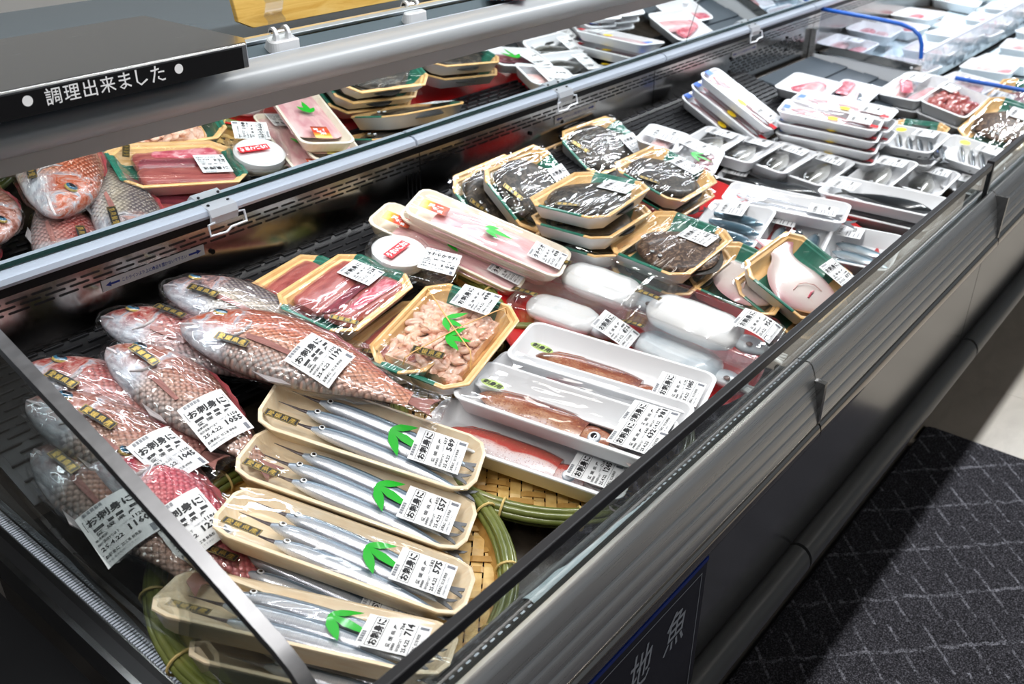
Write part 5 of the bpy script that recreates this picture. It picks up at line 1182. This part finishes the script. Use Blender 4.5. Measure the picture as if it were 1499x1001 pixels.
# pale fish, octopus, sardines, brown flatfish
foam_pack('U1', 'pink_fish_pack', 'white tray with a pink fish piece near the slate board', 'fish pack', 'pale pink fish trays', [S(P_SLAB, .13, 'meat_rose', -.03, .03, -20), S(P_SLAB, .15, 'meat_white', -.08, -.02, 5)], .03)
foam_pack('U2', 'pink_fish_pack', 'narrow white tray of pale fish at the slate board', 'fish pack', 'pale pink fish trays', [S(P_SLAB, .14, 'meat_white', -.06, .0, 12), S(P_STRIP, .14, 'meat_rose', -.05, .03, 5, .026)], .03)
foam_pack('U3', 'pink_fish_pack', 'lower white tray under the pink and white fish pieces', 'fish pack', 'pale pink fish trays', [], .034, off=dict(dn=-.036, dx=.004))
foam_pack('U3', 'pink_fish_pack', 'deep white tray of pink and white fish pieces beside the octopus', 'fish pack', 'pale pink fish trays', [S(P_SLAB, .15, 'meat_cut', -.09, .02, 8), S(P_SLAB, .13, 'meat_white', -.07, -.03, -6), S(P_STRIP, .12, 'meat_rose', -.06, -.01, 30, .036)], .038, lab=(.065, .02), labang=0, labsz=(.07, .06))
def octo(root, C, L, W):
    pm = PM(); rnd = random.Random(5)
    for i in range(46):
        pm.merge(lump(rnd.uniform(.010, .019), i+50, rnd.uniform(.8, 1.6), 1, .7), T_(rnd.uniform(-.075, .06), rnd.uniform(-.05, .05), .014+rnd.uniform(0, .018)))
    C.append(pm); o = obj('octopus_pieces', pm, 'octopus', root, True); o['kind'] = 'stuff'
foam_pack('U4', 'octopus_pack', 'white tray below the dark red octopus pieces', 'octopus pack', 'octopus trays', [], .034, off=dict(dn=-.038, dx=.004))
foam_pack('U4', 'octopus_pack', 'white tray heaped with dark red octopus pieces', 'octopus pack', 'octopus trays', [octo], .040, lab=(.06, .045), labang=-8, labsz=(.06, .05))
for key, l1, l2 in (('V1', 'white tray of sardines with yellow sticker beside the stacked trays', 'white tray under the sardines beside the stacked trays'), ('V2', 'white tray of dark sardines with yellow sticker at the front glass joint', 'white tray under the dark sardines at the front glass joint')):
    sk = 'skin_sardine'
    foam_pack(key, 'sardine_pack', l2, 'fish pack', 'sardine trays', [], .030, off=dict(dn=-.034, dx=.006, dy=-.006))
    foam_pack(key, 'sardine_pack', l1, 'fish pack', 'sardine trays', [F(P_LONG, .13, sk, -.05+.030*j, .060-.004*j, -64, **mk) for j in range(5)], .030, lab=(.03, .045), labsz=(.050, .06), yellow=(-.035, .038), blue=(-.065, -.050), labang=90)
p7 = list(POSE['X1']); p7[0] += .21; p7[1] += .02; p7[2] += .012
flounder_pack('X1', 'brown flatfish in tan and green tray, nearer one by the straight blue divider', 640, 'flounder_brown', Lf=.2, lab=(.07, -.02), tag_on=False, group='brown flatfish packs')
POSE['X2'] = tuple(p7)
flounder_pack('X2', 'brown flatfish in tan and green tray, farther one at the picture edge', 655, 'meat_dark', Lf=.2, lab=(.0, .05), tag_on=False, group='brown flatfish packs')
p8 = list(POSE['V1']); p8[0] += .14; p8[1] += .03; p8[2] -= .03; p8[3] = 4; p8[6] = .22; p8[7] = .16; POSE['X3'] = tuple(p8)
flounder_pack('X3', 'tan and green tray half hidden under the sardines', 600, 'flounder_brown', Lf=.15, label_on=False, tag_on=False, group='brown flatfish packs')
# far bays, rear and front row
rnd = random.Random(11); meats = ['meat_rose', 'meat_cut', 'meat_white', 'meat_dark', 'meat_red']
n_ = 0
for row, (ya, yb, zf, xs) in enumerate((((1.03, 1.24), (), None, [3.34+.235*i for i in range(11)]), ((.58, .82), (), None, [3.32+.235*i for i in range(9)]))):
    for i, x in enumerate(xs):
        for j, y in enumerate(ya):
            if (row, i, j) in ((0, 4, 1),): continue
            z = (Z(.80)+(y-.97)*.132 if row == 0 else Z(.855)+(y-.53)*.085)+.04+.012*((i+j) % 3)
            yw = rnd.uniform(-8, 8)+(0 if (i+j) % 3 else 90); L, W = (.20, .165) if abs(yw) < 45 else (.165, .2)
            p = (x+rnd.uniform(-.01, .01), y, z, yw, rnd.uniform(-.05, .05), rnd.uniform(-.1, 0), .195, .165)
            m1, m2 = rnd.choice(meats[:3]), rnd.choice(meats)
            row_w = ('rear', 'front')[row]; side = (('partition side', 'wall side'), ('glass side', 'partition side'))[row][j]
            nth = ['first', 'second', 'third', 'fourth', 'fifth', 'sixth', 'seventh', 'eighth', 'ninth', 'tenth', 'eleventh'][i]
            mt = {'meat_rose': 'bright pink', 'meat_cut': 'pale pink', 'meat_white': 'whitish pink', 'meat_dark': 'dark red', 'meat_red': 'deep red'}
            foam_pack(p, 'meat_pack', '%s pack with %s, %s in the %s far row, %s' % (mt[m1], mt[m2]+' pieces', nth, row_w, side), 'fish pack', 'packs in the far bays', [S(P_SLAB, .14, m1, -.075, .03, rnd.uniform(-10, 10)), S(P_SLAB, .13, m2, -.07, -.03, rnd.uniform(-15, 15))], .036, lab=(.05, .0) if (i+j) % 2 else None, labang=rnd.uniform(-10, 10))
bpy.data.objects.remove(_to); bpy.data.curves.remove(_tc)
